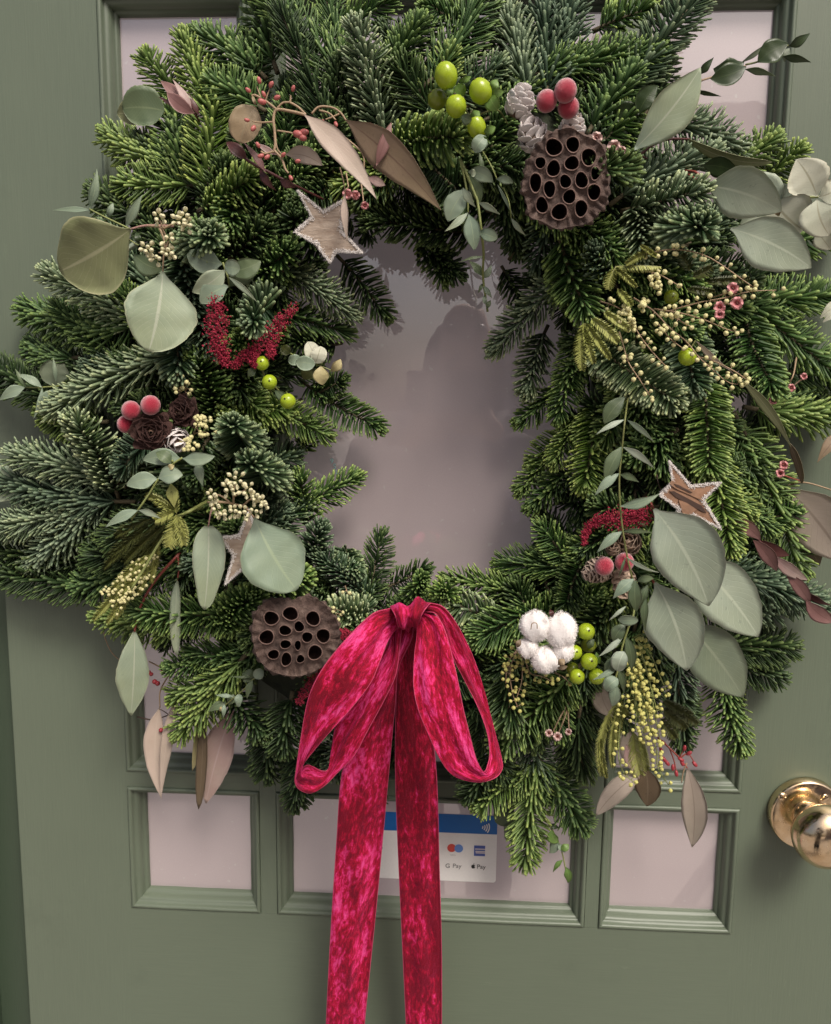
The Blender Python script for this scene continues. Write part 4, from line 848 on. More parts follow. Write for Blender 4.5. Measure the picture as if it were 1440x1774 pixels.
def frond(t, p0, p1, W, h, mat='fern', bow=0, sides=(1, -1), seed=1, ang=62, dh=0):
    """a feathery mimosa leaf: a rib carrying two combs of tiny leaflets"""
    rg = random.Random(seed + int(p0[0])); mb = MB(); L = math.hypot(p1[0] - p0[0], p1[1] - p0[1]); n = max(8, int(L / 2.1)); W = W * 1.25
    nx, ny = -(p1[1] - p0[1]) / L, (p1[0] - p0[0]) / L; dx, dy = (p1[0] - p0[0]) / L, (p1[1] - p0[1]) / L
    ctr = [(p0[0] + dx * L * i / n + nx * bow * 4 * i / n * (1 - i / n), p0[1] + dy * L * i / n + ny * bow * 4 * i / n * (1 - i / n)) for i in range(n + 1)]
    tube(mb, [P(x, y, h + dh * i / n) for i, (x, y) in enumerate(ctr)], (1.0 * mpp(h), .5 * mpp(h)), 5)
    mb.uv = [(.5, .02)] * len(mb.uv)
    for i in range(1, n):
        t_ = i / n; w = W / 2 * (math.sin(math.pi * (.12 + .84 * t_)) ** .55)
        for s in sides:
            a = R(ang + rg.uniform(-6, 6)); ex, ey = dx * math.cos(a) + nx * s * math.sin(a), dy * math.cos(a) + ny * s * math.sin(a)
            x, y = ctr[i]; hh = h + dh * t_; q = .9; lift = rg.uniform(.000, .003)
            vs = [P(x + dx * q, y + dy * q, hh), P(x - dx * q, y - dy * q, hh), P(x + ex * w * .6 - dx * q * 1.2, y + ey * w * .6 - dy * q * 1.2, hh + lift + .001), P(x + ex * w, y + ey * w, hh + lift), P(x + ex * w * .6 + dx * q * 1.2, y + ey * w * .6 + dy * q * 1.2, hh + lift + .001)]
            v2 = [v + Vector((0, .0003, 0)) for v in vs]
            mb.add(vs + v2, [[0, 1, 2, 3, 4], [9, 8, 7, 6, 5], [0, 4, 9, 5], [4, 3, 8, 9], [3, 2, 7, 8], [2, 1, 6, 7]], [(t_, .1 + .5 * rg.random())] * 10)
    return tag(mb.build('feathery_leaf', M_leaf[mat], t, False), kind='stuff')

t = thing('mimosa_spray', 'wide mimosa spray of loose pale yellow balls on the upper right of the wreath', 'mimosa', P(1089, 545, .11))
mimosa(t, [[(1073, 575), (1079, 595), (1089, 628), (1108, 657), (1130, 692)], [(1089, 545), (1108, 580), (1130, 609), (1159, 640)], [(1098, 516), (1133, 539), (1159, 567), (1191, 593), (1210, 618), (1236, 641), (1261, 662), (1288, 667)],
  [(1133, 535), (1178, 542), (1223, 555), (1261, 571), (1287, 575)], [(1150, 542), (1172, 535), (1216, 523), (1255, 516), (1299, 505), (1361, 502)], [(1100, 445), (1153, 433), (1184, 433), (1223, 443), (1258, 464), (1293, 489), (1310, 500)],
  [(1120, 470), (1140, 475), (1160, 485), (1178, 496)], [(1210, 618), (1242, 628), (1274, 644), (1297, 660)], [(1040, 522), (1065, 530), (1090, 545)], [(1165, 545), (1185, 560), (1200, 566)], [(1140, 560), (1160, 585), (1185, 605)]], .138, 4, M_bl, 4.0, 13)
rg = random.Random(3); mb = MB()
for cx_, cy_, n_, s_ in ((1137, 483, 12, 11), (1140, 500, 5, 6), (1083, 545, 14, 14), (1110, 525, 7, 12), (1150, 575, 6, 12), (1090, 560, 6, 10)):
    for i in range(n_): blob(mb, P(cx_ + rg.gauss(0, s_ * .5), cy_ + rg.gauss(0, s_ * .6), .138 + rg.uniform(0, .008)), mpp(.138) * rg.uniform(3.4, 4.6), rg)
tag(mb.build('blossom_cluster', M_bl, t), kind='stuff')
for a in ((1066, 462, 1146, 462, 24, -2, (1,)), (1066, 463, 1104, 498, 14, 0, (1, -1)), (1066, 464, 1054, 502, 22, 3, (1, -1)), (1012, 560, 1009, 642, 26, 4, (1, -1)), (1012, 561, 1030, 630, 20, 2, (1, -1)), (1014, 560, 1058, 622, 18, 0, (1, -1)), (1024, 552, 1072, 594, 26, -2, (1, -1)), (1046, 540, 1092, 572, 20, 0, (1, -1)),
          (1128, 432, 1084, 458, 16, 0, (1, -1)), (1070, 500, 1095, 530, 18, 0, (1, -1)), (1140, 445, 1110, 425, 12, 0, (1, -1))):
    frond(t, a[:2], a[2:4], a[4], .140, 'fern', a[5], a[6], 5, dh=.004)
for a in ((1195, 470, 1180, 440, 26), (1200, 480, 1235, 462, 24), (1225, 488, 1300, 482, 20), (1190, 500, 1240, 505, 18)): frond(t, a[:2], a[2:4], a[4], .122, 'fernD', 2, (1, -1), 8)

t = thing('mimosa_spray', 'dense hanging mimosa cluster of yellow balls at the lower right below the big sage leaves', 'mimosa', P(1110, 1130, .1))
mimosa(t, [[(1098, 1120), (1105, 1180), (1120, 1240), (1138, 1300), (1140, 1330), (1165, 1370)], [(1105, 1110), (1125, 1180), (1135, 1240), (1145, 1290)], [(1092, 1130), (1098, 1190), (1108, 1250), (1125, 1290)], [(1100, 1108), (1125, 1130), (1143, 1170), (1158, 1205)], [(1095, 1150), (1110, 1200), (1120, 1260)],
  [(1085, 1200), (1075, 1250), (1072, 1310), (1082, 1340), (1102, 1358)], [(1110, 1130), (1128, 1190), (1140, 1240)], [(1100, 1160), (1118, 1220), (1128, 1280)], [(1090, 1180), (1102, 1230), (1100, 1265)], [(1096, 1105), (1112, 1100), (1120, 1120)]], .112, 9, M_blg, 3.7, 9, 'lime')
for a in ((1075, 1210, 1044, 1345, 22, 16), (1078, 1215, 1062, 1330, 18, 8), (1082, 1225, 1088, 1240, 12, 0), (1092, 1205, 1100, 1225, 14, 0), (1040, 1278, 1052, 1348, 16, 3), (1098, 1268, 1110, 1342, 40, 2), (1108, 1270, 1122, 1335, 22, 0), (1080, 1220, 1070, 1300, 18, 3)):
    frond(t, a[:2], a[2:4], a[4], .1, 'fern', a[5], (1, -1), 3, 42)
for a in ((1150, 1230, 1190, 1262, 26), (1145, 1245, 1172, 1280, 24), (1160, 1220, 1210, 1255, 24), (1150, 1215, 1200, 1238, 20)): frond(t, a[:2], a[2:4], a[4], .075, 'fernD', 2, (1, -1), 6)

t = thing('mimosa_spray', 'short mimosa spray of tiny yellow balls beside the cotton boll', 'mimosa', P(905, 1120, .1))
mimosa(t, [[(906, 1108), (890, 1140), (884, 1165), (888, 1200), (900, 1232)], [(908, 1115), (905, 1145), (904, 1180), (893, 1215)], [(908, 1130), (918, 1165), (940, 1172), (958, 1182)], [(962, 1166), (975, 1172), (990, 1186)], [(900, 1120), (880, 1150), (876, 1188)]], .112, 12, M_blg, 3.6, 9)
t = thing('mimosa_spray', 'olive mimosa foliage with pale buds trailing at the lower left', 'mimosa', P(305, 920, .1))
stem(t, [(360, 868, -.02), (330, 885), (312, 896), (280, 935), (250, 985), (228, 1020)], .112, 3.4, 2.2, 'lime')
stem(t, [(350, 880, -.02), (325, 888), (306, 894)], .112, 3, 2, 'lime')
for a in ((306, 892, 292, 948, 34, 0), (304, 892, 318, 945, 30, 0), (306, 890, 300, 850, 20, 0), (303, 886, 268, 902, 26, 0), (300, 884, 252, 858, 20, 3), (296, 884, 268, 868, 18, 0), (312, 895, 322, 930, 18, 0)): frond(t, a[:2], a[2:4], a[4], .12, 'fern', a[5], (1, -1), 21, 50, .004)
for a in ((268, 955, 262, 1010, 18, 0), (258, 975, 240, 1030, 20, 0), (262, 960, 190, 1030, 26, 4), (255, 975, 200, 1045, 26, 0), (240, 1000, 162, 1075, 24, 4), (236, 1010, 185, 1080, 22, 0), (228, 1020, 200, 1072, 18, 0), (275, 940, 270, 985, 14, 0)): frond(t, a[:2], a[2:4], a[4], .098, 'fern', a[5], (1, -1), 22, 40)
for a in ((280, 900, 190, 965, 36, 4), (270, 905, 180, 985, 30, 4), (285, 910, 215, 975, 34, 2), (285, 920, 235, 985, 30, 0), (260, 900, 200, 930, 30, 3), (268, 935, 210, 1000, 26, 0)): frond(t, a[:2], a[2:4], a[4], .088, 'fernD', a[5], (1, -1), 23, 35)
rg = random.Random(8); mb = MB()
for i in range(95):
    u = rg.random(); blob(mb, P(262 - 62 * u + rg.gauss(0, 7) - 22 * (i % 2) * u, 985 + 72 * u + rg.gauss(0, 6) - 22 * (i % 2), .104), mpp(.1) * rg.uniform(2.6, 3.8), rg, ICO1)
tag(mb.build('blossom', M_bl, t), kind='stuff')
t = thing('mimosa_spray', 'tiny tufts of yellow balls around the snowy cones at the left', 'mimosa', P(320, 700, .1))
mimosa(t, [[(318, 690), (322, 672), (312, 655), (310, 648)], [(318, 690), (310, 678), (304, 668)], [(322, 680), (326, 662)], [(335, 752), (345, 735), (350, 722)], [(335, 752), (352, 748), (362, 750)]], .105, 15, M_bl, 3.8, 7)
mb = MB(); rg = random.Random(5)
for cx_, cy_, n_ in ((348, 733, 14), (325, 768, 16), (356, 745, 4), (342, 765, 4)):
    for i in range(n_): blob(mb, P(cx_ + rg.gauss(0, 8), cy_ + rg.gauss(0, 8), .122), mpp(.12) * rg.uniform(3.2, 4.4), rg)
tag(mb.build('blossom_cluster', M_bl, t), kind='stuff')
t = thing('mimosa_spray', 'few yellow balls tucked beside the lower left seed pod', 'mimosa', P(585, 1065, .1))
mimosa(t, [[(590, 1050), (582, 1068), (586, 1088)], [(598, 1015, -.01), (603, 1030)], [(588, 1060), (575, 1055)]], .105, 17, M_bl, 3.4, 7)
# ================================================================== cream eucalyptus buds
M_cream = simple('cream_bud', (.62, .58, .37), .6, .15, 260)
def bud_mesh():
    mb = MB(); prof = [(.0, -1.5), (.2, -1.45), (.38, -.8), (.7, -.1), (.78, .45), (.52, .95), (.28, 1.25), (.04, 1.7)]
    lathe(mb, prof, 9, Matrix()); return mb.mesh('bud', M_cream)
BUD = bud_mesh()
def buds(name, label, cat, h, stems, clusters, seed):
    rg = random.Random(seed); c0 = clusters[0]; t = thing(name, label, cat, P(c0[0], c0[1], h - .01))
    for s in stems: stem(t, s, h - .002, 2.0, 1.4, 'tan')
    for (x, y, n, r) in clusters:
        for i in range(n):
            a = 2 * math.pi * i / n + rg.uniform(-.3, .3); q = r * rg.uniform(.7, 1.1) * (1 if i % 3 else .45)
            bx, by = x + q * math.cos(a), y + q * math.sin(a); hh = h + .004 + (.004 if i % 3 == 0 else 0)
            C0, B = P(x, y, h - .002), P(bx, by, hh)
            mb = MB(); tube(mb, [C0, B], .8 * mpp(h), 5); mb.build('pedicel', M_stem['lime'], t)
            inst('bud', BUD, t, axes(B, B - C0, mpp(h) * rg.uniform(4.4, 5.6), (0, 0, 1)))
    return t
buds('eucalyptus_buds', 'cream eucalyptus bud clusters between the two broad leaves at the upper left', 'eucalyptus buds', .128,
  [[(250, 391, -.01), (275, 393), (283, 400), (292, 417)], [(283, 396), (300, 388), (312, 386)], [(292, 417), (285, 435), (275, 438)], [(285, 436), (300, 430)], [(283, 396), (276, 380)]],
  [(276, 376, 7, 13), (312, 382, 9, 14), (320, 372, 5, 10), (325, 390, 5, 12), (292, 414, 5, 12), (256, 432, 8, 13), (292, 438, 8, 12), (272, 448, 4, 10)], 1)
buds('eucalyptus_buds', 'large dome of cream eucalyptus buds above the left pale wooden star', 'eucalyptus buds', .138,
  [[(360, 870, -.01), (375, 870), (400, 872), (430, 880)], [(405, 873), (405, 850), (410, 830)], [(400, 872), (385, 860), (370, 856)], [(420, 877), (435, 865), (448, 870)], [(405, 860), (425, 850), (438, 855)]],
  [(410, 832, 9, 14), (398, 848, 7, 13), (369, 860, 7, 11), (428, 850, 8, 13), (444, 862, 7, 12), (456, 874, 7, 12), (404, 886, 6, 12), (420, 888, 6, 11), (375, 880, 7, 12), (440, 886, 5, 10), (385, 892, 5, 9)], 2)

# ================================================================== green hypericum berries
def m_berry(name, ca, cb):
    m, nt, bs = new_mat(name); n = noise(nt, 50, 3, .5); r = ramp(nt, [(.3, ca), (.75, cb)]); nt.links.new(n.outputs[0], r.inputs[0])
    nt.links.new(r.outputs[0], bs.inputs['Base Color']); bs.inputs['Roughness'].default_value = .28; bs.inputs['Subsurface Weight'].default_value = .15
    bs.inputs['Subsurface Radius'].default_value = (.004, .004, .001); bs.inputs['Subsurface Scale'].default_value = 1; return m
BER = sph_mesh('berry', m_berry('lime_berry', (.27, .38, .012), (.38, .47, .03)), 24, 16, .02)
BERD = sph_mesh('berry', m_berry('olive_berry', (.15, .19, .012), (.20, .24, .02)), 24, 16, .02)
DOT = sph_mesh('berry_tip', M_stem['brown'], 8, 6, .1)
def hyper(label, berries, h, leaves='', stems=(), group=None):
    b0 = berries[0]; t = thing('hypericum_sprig', label, 'green berries', P(b0[0], b0[1], h - .01), group)
    for s in stems: stem(t, s, h - .01, 1.8, 1.3, 'olive')
    for q in berries:
        x, y, r = q[:3]; st_ = q[3] if len(q) > 3 else 1.0; ax = q[4] if len(q) > 4 else (.15, -.9, .35); dk = len(q) > 5
        bo = at_ball('berry', BERD if dk else BER, t, x, y, r, h - (.012 if dk else 0), ax, st_)
        a = Vector(ax).normalized(); c = P(x, y, h - (.012 if dk else 0)) + a * mpp(h) * r * st_ * .99
        o = inst('berry_tip', DOT, t, axes(c, a, mpp(h) * r * .13)); o.parent = bo
        o.matrix_basis = bo.matrix_basis.inverted() @ o.matrix_basis
    for i, q in enumerate([q.split() for q in leaves.split('|') if q.strip()]):
        leaf(t, (float(q[0]), float(q[1])), (float(q[2]), float(q[3])), float(q[4]), q[6], q[5], 2, 12, h - .004 + .001 * i, name='calyx_leaf')
hyper('five glossy lime green hypericum berries at the top centre of the wreath', [(773, 131, 18.5, 1.14, (-.25, -.35, .9)), (833, 158, 18.5, 1.1, (-.5, -.4, .75)), (758, 172, 16, 1.0, (-.6, -.5, .5), 1), (790, 184, 17, 1.05, (-.1, -.5, .8)), (826, 220, 15, 1.25, (-.35, -.4, .9))], .142,
  "790 148 806 163 22 ro calyx|795 140 816 132 10 el calyx|785 150 778 168 12 el calyx|848 163 862 190 25 ro calyx|850 160 873 158 15 el calyx|850 155 860 137 16 el calyx|838 228 858 219 15 el calyx|815 205 830 192 18 el calyx|832 236 848 245 10 el calyx|800 200 818 208 18 el green|842 236 822 262 24 ro mist", [[(800, 160), (815, 200), (860, 190), (880, 215, -.03)], [(770, 150), (790, 165), (800, 200)]])
hyper('three olive green berries in a row beneath the left red amaranth', [(454, 629, 12.5, 1, (.1, -.95, .2)), (467, 662, 13, 1, (.2, -.95, .15)), (499, 695, 13.5, 1.02, (-.2, -.9, .3))], .118, "476 676 500 690 16 el green|445 640 430 652 14 el green", [[(454, 640), (470, 680, -.02)], [(475, 668), (495, 690, -.01)]])
hyper('one olive green berry caught in the mimosa on the right', [(1191, 618, 15, 1, (.3, -.85, .5))], .13, "", [[(1196, 605), (1205, 590, -.02)]])
hyper('dark olive berry half hidden among the mimosa on the upper right', [(1163, 515, 12, 1, (0, -1, 0), 1)], .112, "", [[(1163, 520), (1170, 550, -.02)]])
hyper('cluster of lime green berries right beside the white cotton boll', [(1016, 1094, 15, 1), (1021, 1146, 15, 1.03), (1034, 1172, 14, 1), (1000, 1172, 13.5, 1), (996, 1130, 13, 1), (1020, 1118, 13, 1, (0, -1, 0), 1), (992, 1158, 11, 1, (0, -1, 0), 1)], .122, "1034 1130 1040 1150 12 el calyx|1030 1108 1020 1124 14 el green", [[(1016, 1100), (1020, 1140), (1035, 1165)], [(1020, 1140), (1000, 1165)]])

# ================================================================== frosted red berries
m_fr, nt, bs = new_mat('sugar_frosted_red')
n = noise(nt, 700, 3, .7); n2 = noise(nt, 90, 2, .5); lw = nt.nodes.new('ShaderNodeLayerWeight'); lw.inputs[0].default_value = .42
ad = N(nt, 'ShaderNodeMath', operation='MULTIPLY_ADD'); nt.links.new(lw.outputs['Facing'], ad.inputs[0]); ad.inputs[1].default_value = .42; nt.links.new(n.outputs[0], ad.inputs[2])
r = ramp(nt, [(.48, (.42, .010, .035)), (.58, (.55, .045, .085)), (.70, (.66, .25, .28)), (.85, (.80, .6, .6))]); nt.links.new(ad.outputs[0], r.inputs[0]); nt.links.new(r.outputs[0], bs.inputs['Base Color'])
bs.inputs['Roughness'].default_value = .55; bump(nt, n.outputs[0], bs, .8, .0012)
FB = sph_mesh('berry', m_fr, 40, 28, .012)
def frosted(label, h, bs_):
    t = thing('frosted_berries', label, 'frosted berries', P(bs_[0][0], bs_[0][1], h - .02))
    for x, y, r_, d in bs_:
        at_ball('berry', FB, t, x, y, r_, h + d, (.2, -.3, .9), 1.03)
        mb = MB(); tube(mb, [P(x, y, h + d - .004), P(bs_[0][0] + 6, bs_[0][1] + 10, h - .04)], .0007, 5); mb.build('wire', M_stem['brown'], t)
frosted('three sugar frosted pinkish red berries above the large top seed pod', .142, [(947, 175, 17, 0), (980, 157, 18, .005), (985, 186, 17, -.004)])
frosted('three bright sugar frosted red berries beside the cones at the left', .128, [(227, 711, 16.5, 0), (261, 702, 17, .003), (218, 735, 15, -.006)])
frosted('two sugar frosted red berries at the right under the red amaranth', .134, [(1047, 981, 16.5, .004), (1082, 974, 16.5, 0)])

# ================================================================== cones
def m_scale(name, base, rim, lo, hi):
    m, nt, bs = new_mat(name); uv = nt.nodes.new('ShaderNodeUVMap'); sp = nt.nodes.new('ShaderNodeSeparateXYZ'); nt.links.new(uv.outputs[0], sp.inputs[0])
    n = noise(nt, 330, 3, .6); ad = N(nt, 'ShaderNodeMath', operation='MULTIPLY_ADD'); nt.links.new(n.outputs[0], ad.inputs[0]); ad.inputs[1].default_value = .35; nt.links.new(sp.outputs[0], ad.inputs[2])
    r = ramp(nt, [(lo, base), (hi, rim)]); nt.links.new(ad.outputs[0], r.inputs[0]); nt.links.new(r.outputs[0], bs.inputs['Base Color'])
    bs.inputs['Roughness'].default_value = .8; bump(nt, n.outputs[0], bs, .5, .001); return m
MS = {'white': m_scale('snowy_cone_scale', (.12, .075, .055), (.80, .74, .71), .2, .5), 'brown': m_scale('brown_cone_scale', (.05, .018, .013), (.62, .50, .47), 1.0, 1.1),
      'beige': m_scale('beige_cone_scale', (.24, .155, .105), (.52, .39, .29), .25, .9), 'dark': m_scale('dark_cone_scale', (.13, .075, .052), (.50, .39, .31), .8, 1.12)}
def scale_mesh(mat, wide=1.0, cup=.35):
    mb = MB(); nu, nv = 6, 6; top = []; uv = []
    for i in range(nu + 1):
        t = i / nu; hw = wide * (.18 + .5 * math.sin(math.pi * min(1, .1 + t * .62))) * (1 if t < .8 else math.sqrt(max(0.02, 1 - ((t - .8) / .21) ** 2)))
        for j in range(nv + 1):
            s = -1 + 2 * j / nv
            top.append((hw * s, t, cup * (t * t * .55 + s * s * .32 * hw))); uv.append((max(t, abs(s) * (.6 + .4 * t)) if t > .3 else t, s))
    m = len(top); w_ = nv + 1; vs = top + [(x, y, z - .07) for x, y, z in top]; fs = []
    for i in range(nu):
        for j in range(nv):
            f = [i * w_ + j, i * w_ + j + 1, (i + 1) * w_ + j + 1, (i + 1) * w_ + j]; fs += [f, [m + x for x in f][::-1]]
    for i in range(nu):
        for j in (0, nv): a, b = i * w_ + j, (i + 1) * w_ + j; fs.append([a, b, m + b, m + a])
    for j in range(nv): a = nu * w_ + j; fs.append([a, a + 1, m + a + 1, m + a])
    mb.add(vs, fs, uv + uv); return mb.mesh('scale', mat)
SCM = {k: scale_mesh(v, 1.25 if k == 'brown' else 1.05) for k, v in MS.items()}
def cone(label, px, py, wpx, axis, kind, h, n=46, elong=1.15, op=0, seed=1):
    """scales spiral round an ovoid core; axis points to the tip"""
    rg = random.Random(seed); a = Vector(axis).normalized(); Rm = mpp(h) * wpx / 2; Ln = 2 * Rm * elong
    c = P(px, py, h); t = thing('pine_cone', label, 'cone', c - a * Ln * .5)
    A = axes(c - a * Ln * .5, a, 1.0, (0, 0, 1))
    mb = MB(); cf = .5 if kind == 'brown' else 1.25
    lathe(mb, [(.001, -.02 * Ln), (.3 * Rm * cf, 0), (.5 * Rm * cf, .2 * Ln), (.46 * Rm * cf, .45 * Ln), (.25 * Rm * cf, .7 * Ln), (.001, .82 * Ln)], 14, A); mb.build('core', MS['dark'], t)
    for i in range(n):
        u = (i + .5) / n; z = Ln * (.02 + .86 * u); env = math.sin(math.pi * (.16 + .80 * u)) ** .7
        an = i * 2.399963; out = Vector((math.cos(an), math.sin(an), 0))
        if kind == 'brown': lift = R(6 + 62 * u ** 1.2); r0 = .16 * Rm; s = max(.24 * Rm, .9 * Rm * (1 - u) ** .7); z = Ln * (.1 + .62 * u); wd_ = 1.35
        else: lift = R(48 + 34 * u); r0 = .60 * Rm * env; s = .62 * Rm * (1 - .35 * u); z = Ln * (-.06 + .80 * u); wd_ = 1.2
        lift += rg.uniform(-.09, .09); s *= rg.uniform(.92, 1.08); z += rg.uniform(-.01, .01) * Ln
        y = out * math.cos(lift) + Vector((0, 0, 1)) * math.sin(lift)
        zz = (Vector((0, 0, 1)) * math.cos(lift) - out * math.sin(lift)); x = y.cross(zz)
        M = Matrix((x, y, zz)).transposed().to_4x4()
        inst('scale', SCM[kind], t, A @ Matrix.Translation(out * r0 + Vector((0, 0, z))) @ M @ Matrix.Diagonal((s * wd_, s, s * .8, 1)))
cone('snowy white cone at the top, just below and left of the frosted berries', 903, 171, 56, (.25, -.45, .85), 'white', .13, 30, 1.0, seed=1)
cone('snowy white cone touching the left shoulder of the large top seed pod', 921, 228, 60, (-.45, -.55, .6), 'white', .13, 28, 1.0, seed=2)
cone('snowy white cone mostly hidden behind the top of the large seed pod', 993, 217, 50, (.25, -.5, .8), 'white', .125, 28, 1.0, seed=3)
cone('open brown cone with white scale rims, largest of the left cone group', 262, 747, 68, (.3, -.85, -.12), 'brown', .128, 27, .62, 1.0, seed=4)
cone('smaller open brown cone with white rims right of the largest left one', 314, 714, 52, (-.25, -.9, .05), 'brown', .118, 25, .7, .8, seed=5)
cone('snowy pinkish white cone at the bottom of the left cone group', 306, 764, 54, (.45, -.6, -.35), 'white', .118, 28, .9, seed=6)
cone('dark cone with pale tips left of the right frosted berries', 1030, 990, 52, (-.85, -.35, -.25), 'dark', .122, 56, 1.1, seed=7)
cone('beige cone below the right frosted berries, partly behind thin leaves', 1080, 1016, 50, (-.1, -.4, -.9), 'beige', .122, 34, 1.15, seed=8)
cone('brown cone tucked behind the right frosted berries under the amaranth', 1087, 938, 56, (-.2, -.7, .35), 'beige', .112, 34, 1.0, seed=9)
cone('small brown cone showing just above the right pair of frosted berries', 1062, 950, 30, (-.3, -.7, .5), 'beige', .118, 36, 1.0, seed=10)

# ================================================================== red amaranth
M_am = simple('amaranth_red', (.32, .014, .042), .75, .5, 500, bmp=.8)
def amaranth(label, paths, h, seed, n=420):
    rg = random.Random(seed); t = thing('amaranth_plume', label, 'amaranth', P(paths[0][0][0], paths[0][0][1], h)); mb = MB(); ms = MB(); k = mpp(h)
    for pts in paths:
        q = crm(pts, 30); tube(ms, [P(a[0], a[1], h - .004) for a in q], .0012, 6)
        for i in range(int(n * 1.6)):
            j = rg.randrange(30); x, y, r_ = q[j]; a = rg.uniform(0, 2 * math.pi); b = rg.uniform(-.3, 1); rr = r_ * (.45 + .85 * rg.random()) * (1 + .3 * math.sin(j * 1.3 + seed))
            c = P(x + rr * math.cos(a) * math.sqrt(1 - b * b), y + rr * math.sin(a) * math.sqrt(1 - b * b), h + rr * b * k)
            blob(mb, c, k * rg.uniform(.8, 1.9), rg, ICO1, .45)
            if rg.random() < .5:
                d = (c - P(x, y, h)).normalized() * k * rg.uniform(3, 5.5); s = d.orthogonal().normalized() * k * .5
                mb.add([c - s, c + s, c + d, c + d.cross(s).normalized() * k * .5], [[0, 1, 2], [1, 3, 2], [3, 0, 2]])
    ms.build('stem', M_stem['maroon'], t); tag(mb.build('florets', M_am, t, False), kind='stuff')
amaranth('upright red amaranth plume at the left, standing left of the green berries', [[(373, 516, 9), (376, 545, 16), (375, 580, 18), (382, 608, 13), (391, 630, 7)]], .124, 1, 700)
amaranth('slanting red amaranth plume at the left, leaning right towards the opening', [[(508, 534, 9), (490, 552, 11), (478, 572, 13), (462, 588, 15), (440, 604, 12), (418, 620, 9), (409, 634, 6)], [(470, 595, 6), (470, 610, 6), (467, 616, 4)], [(440, 606, 7), (440, 622, 7), (442, 632, 4)]], .120, 2, 420)
amaranth('drooping dark red amaranth plume at the right below the bark star', [[(1012, 940, 4), (1016, 920, 6), (1035, 902, 9), (1065, 898, 15), (1095, 898, 17), (1118, 888, 13)]], .122, 3, 800)
amaranth('wispy dusky red amaranth peeking out between the lower seed pod and the bow', [[(604, 1096, 5), (590, 1100, 8), (576, 1104, 7)], [(572, 1142, 6), (552, 1168, 9), (535, 1192, 9), (518, 1216, 6)]], .098, 4, 330)

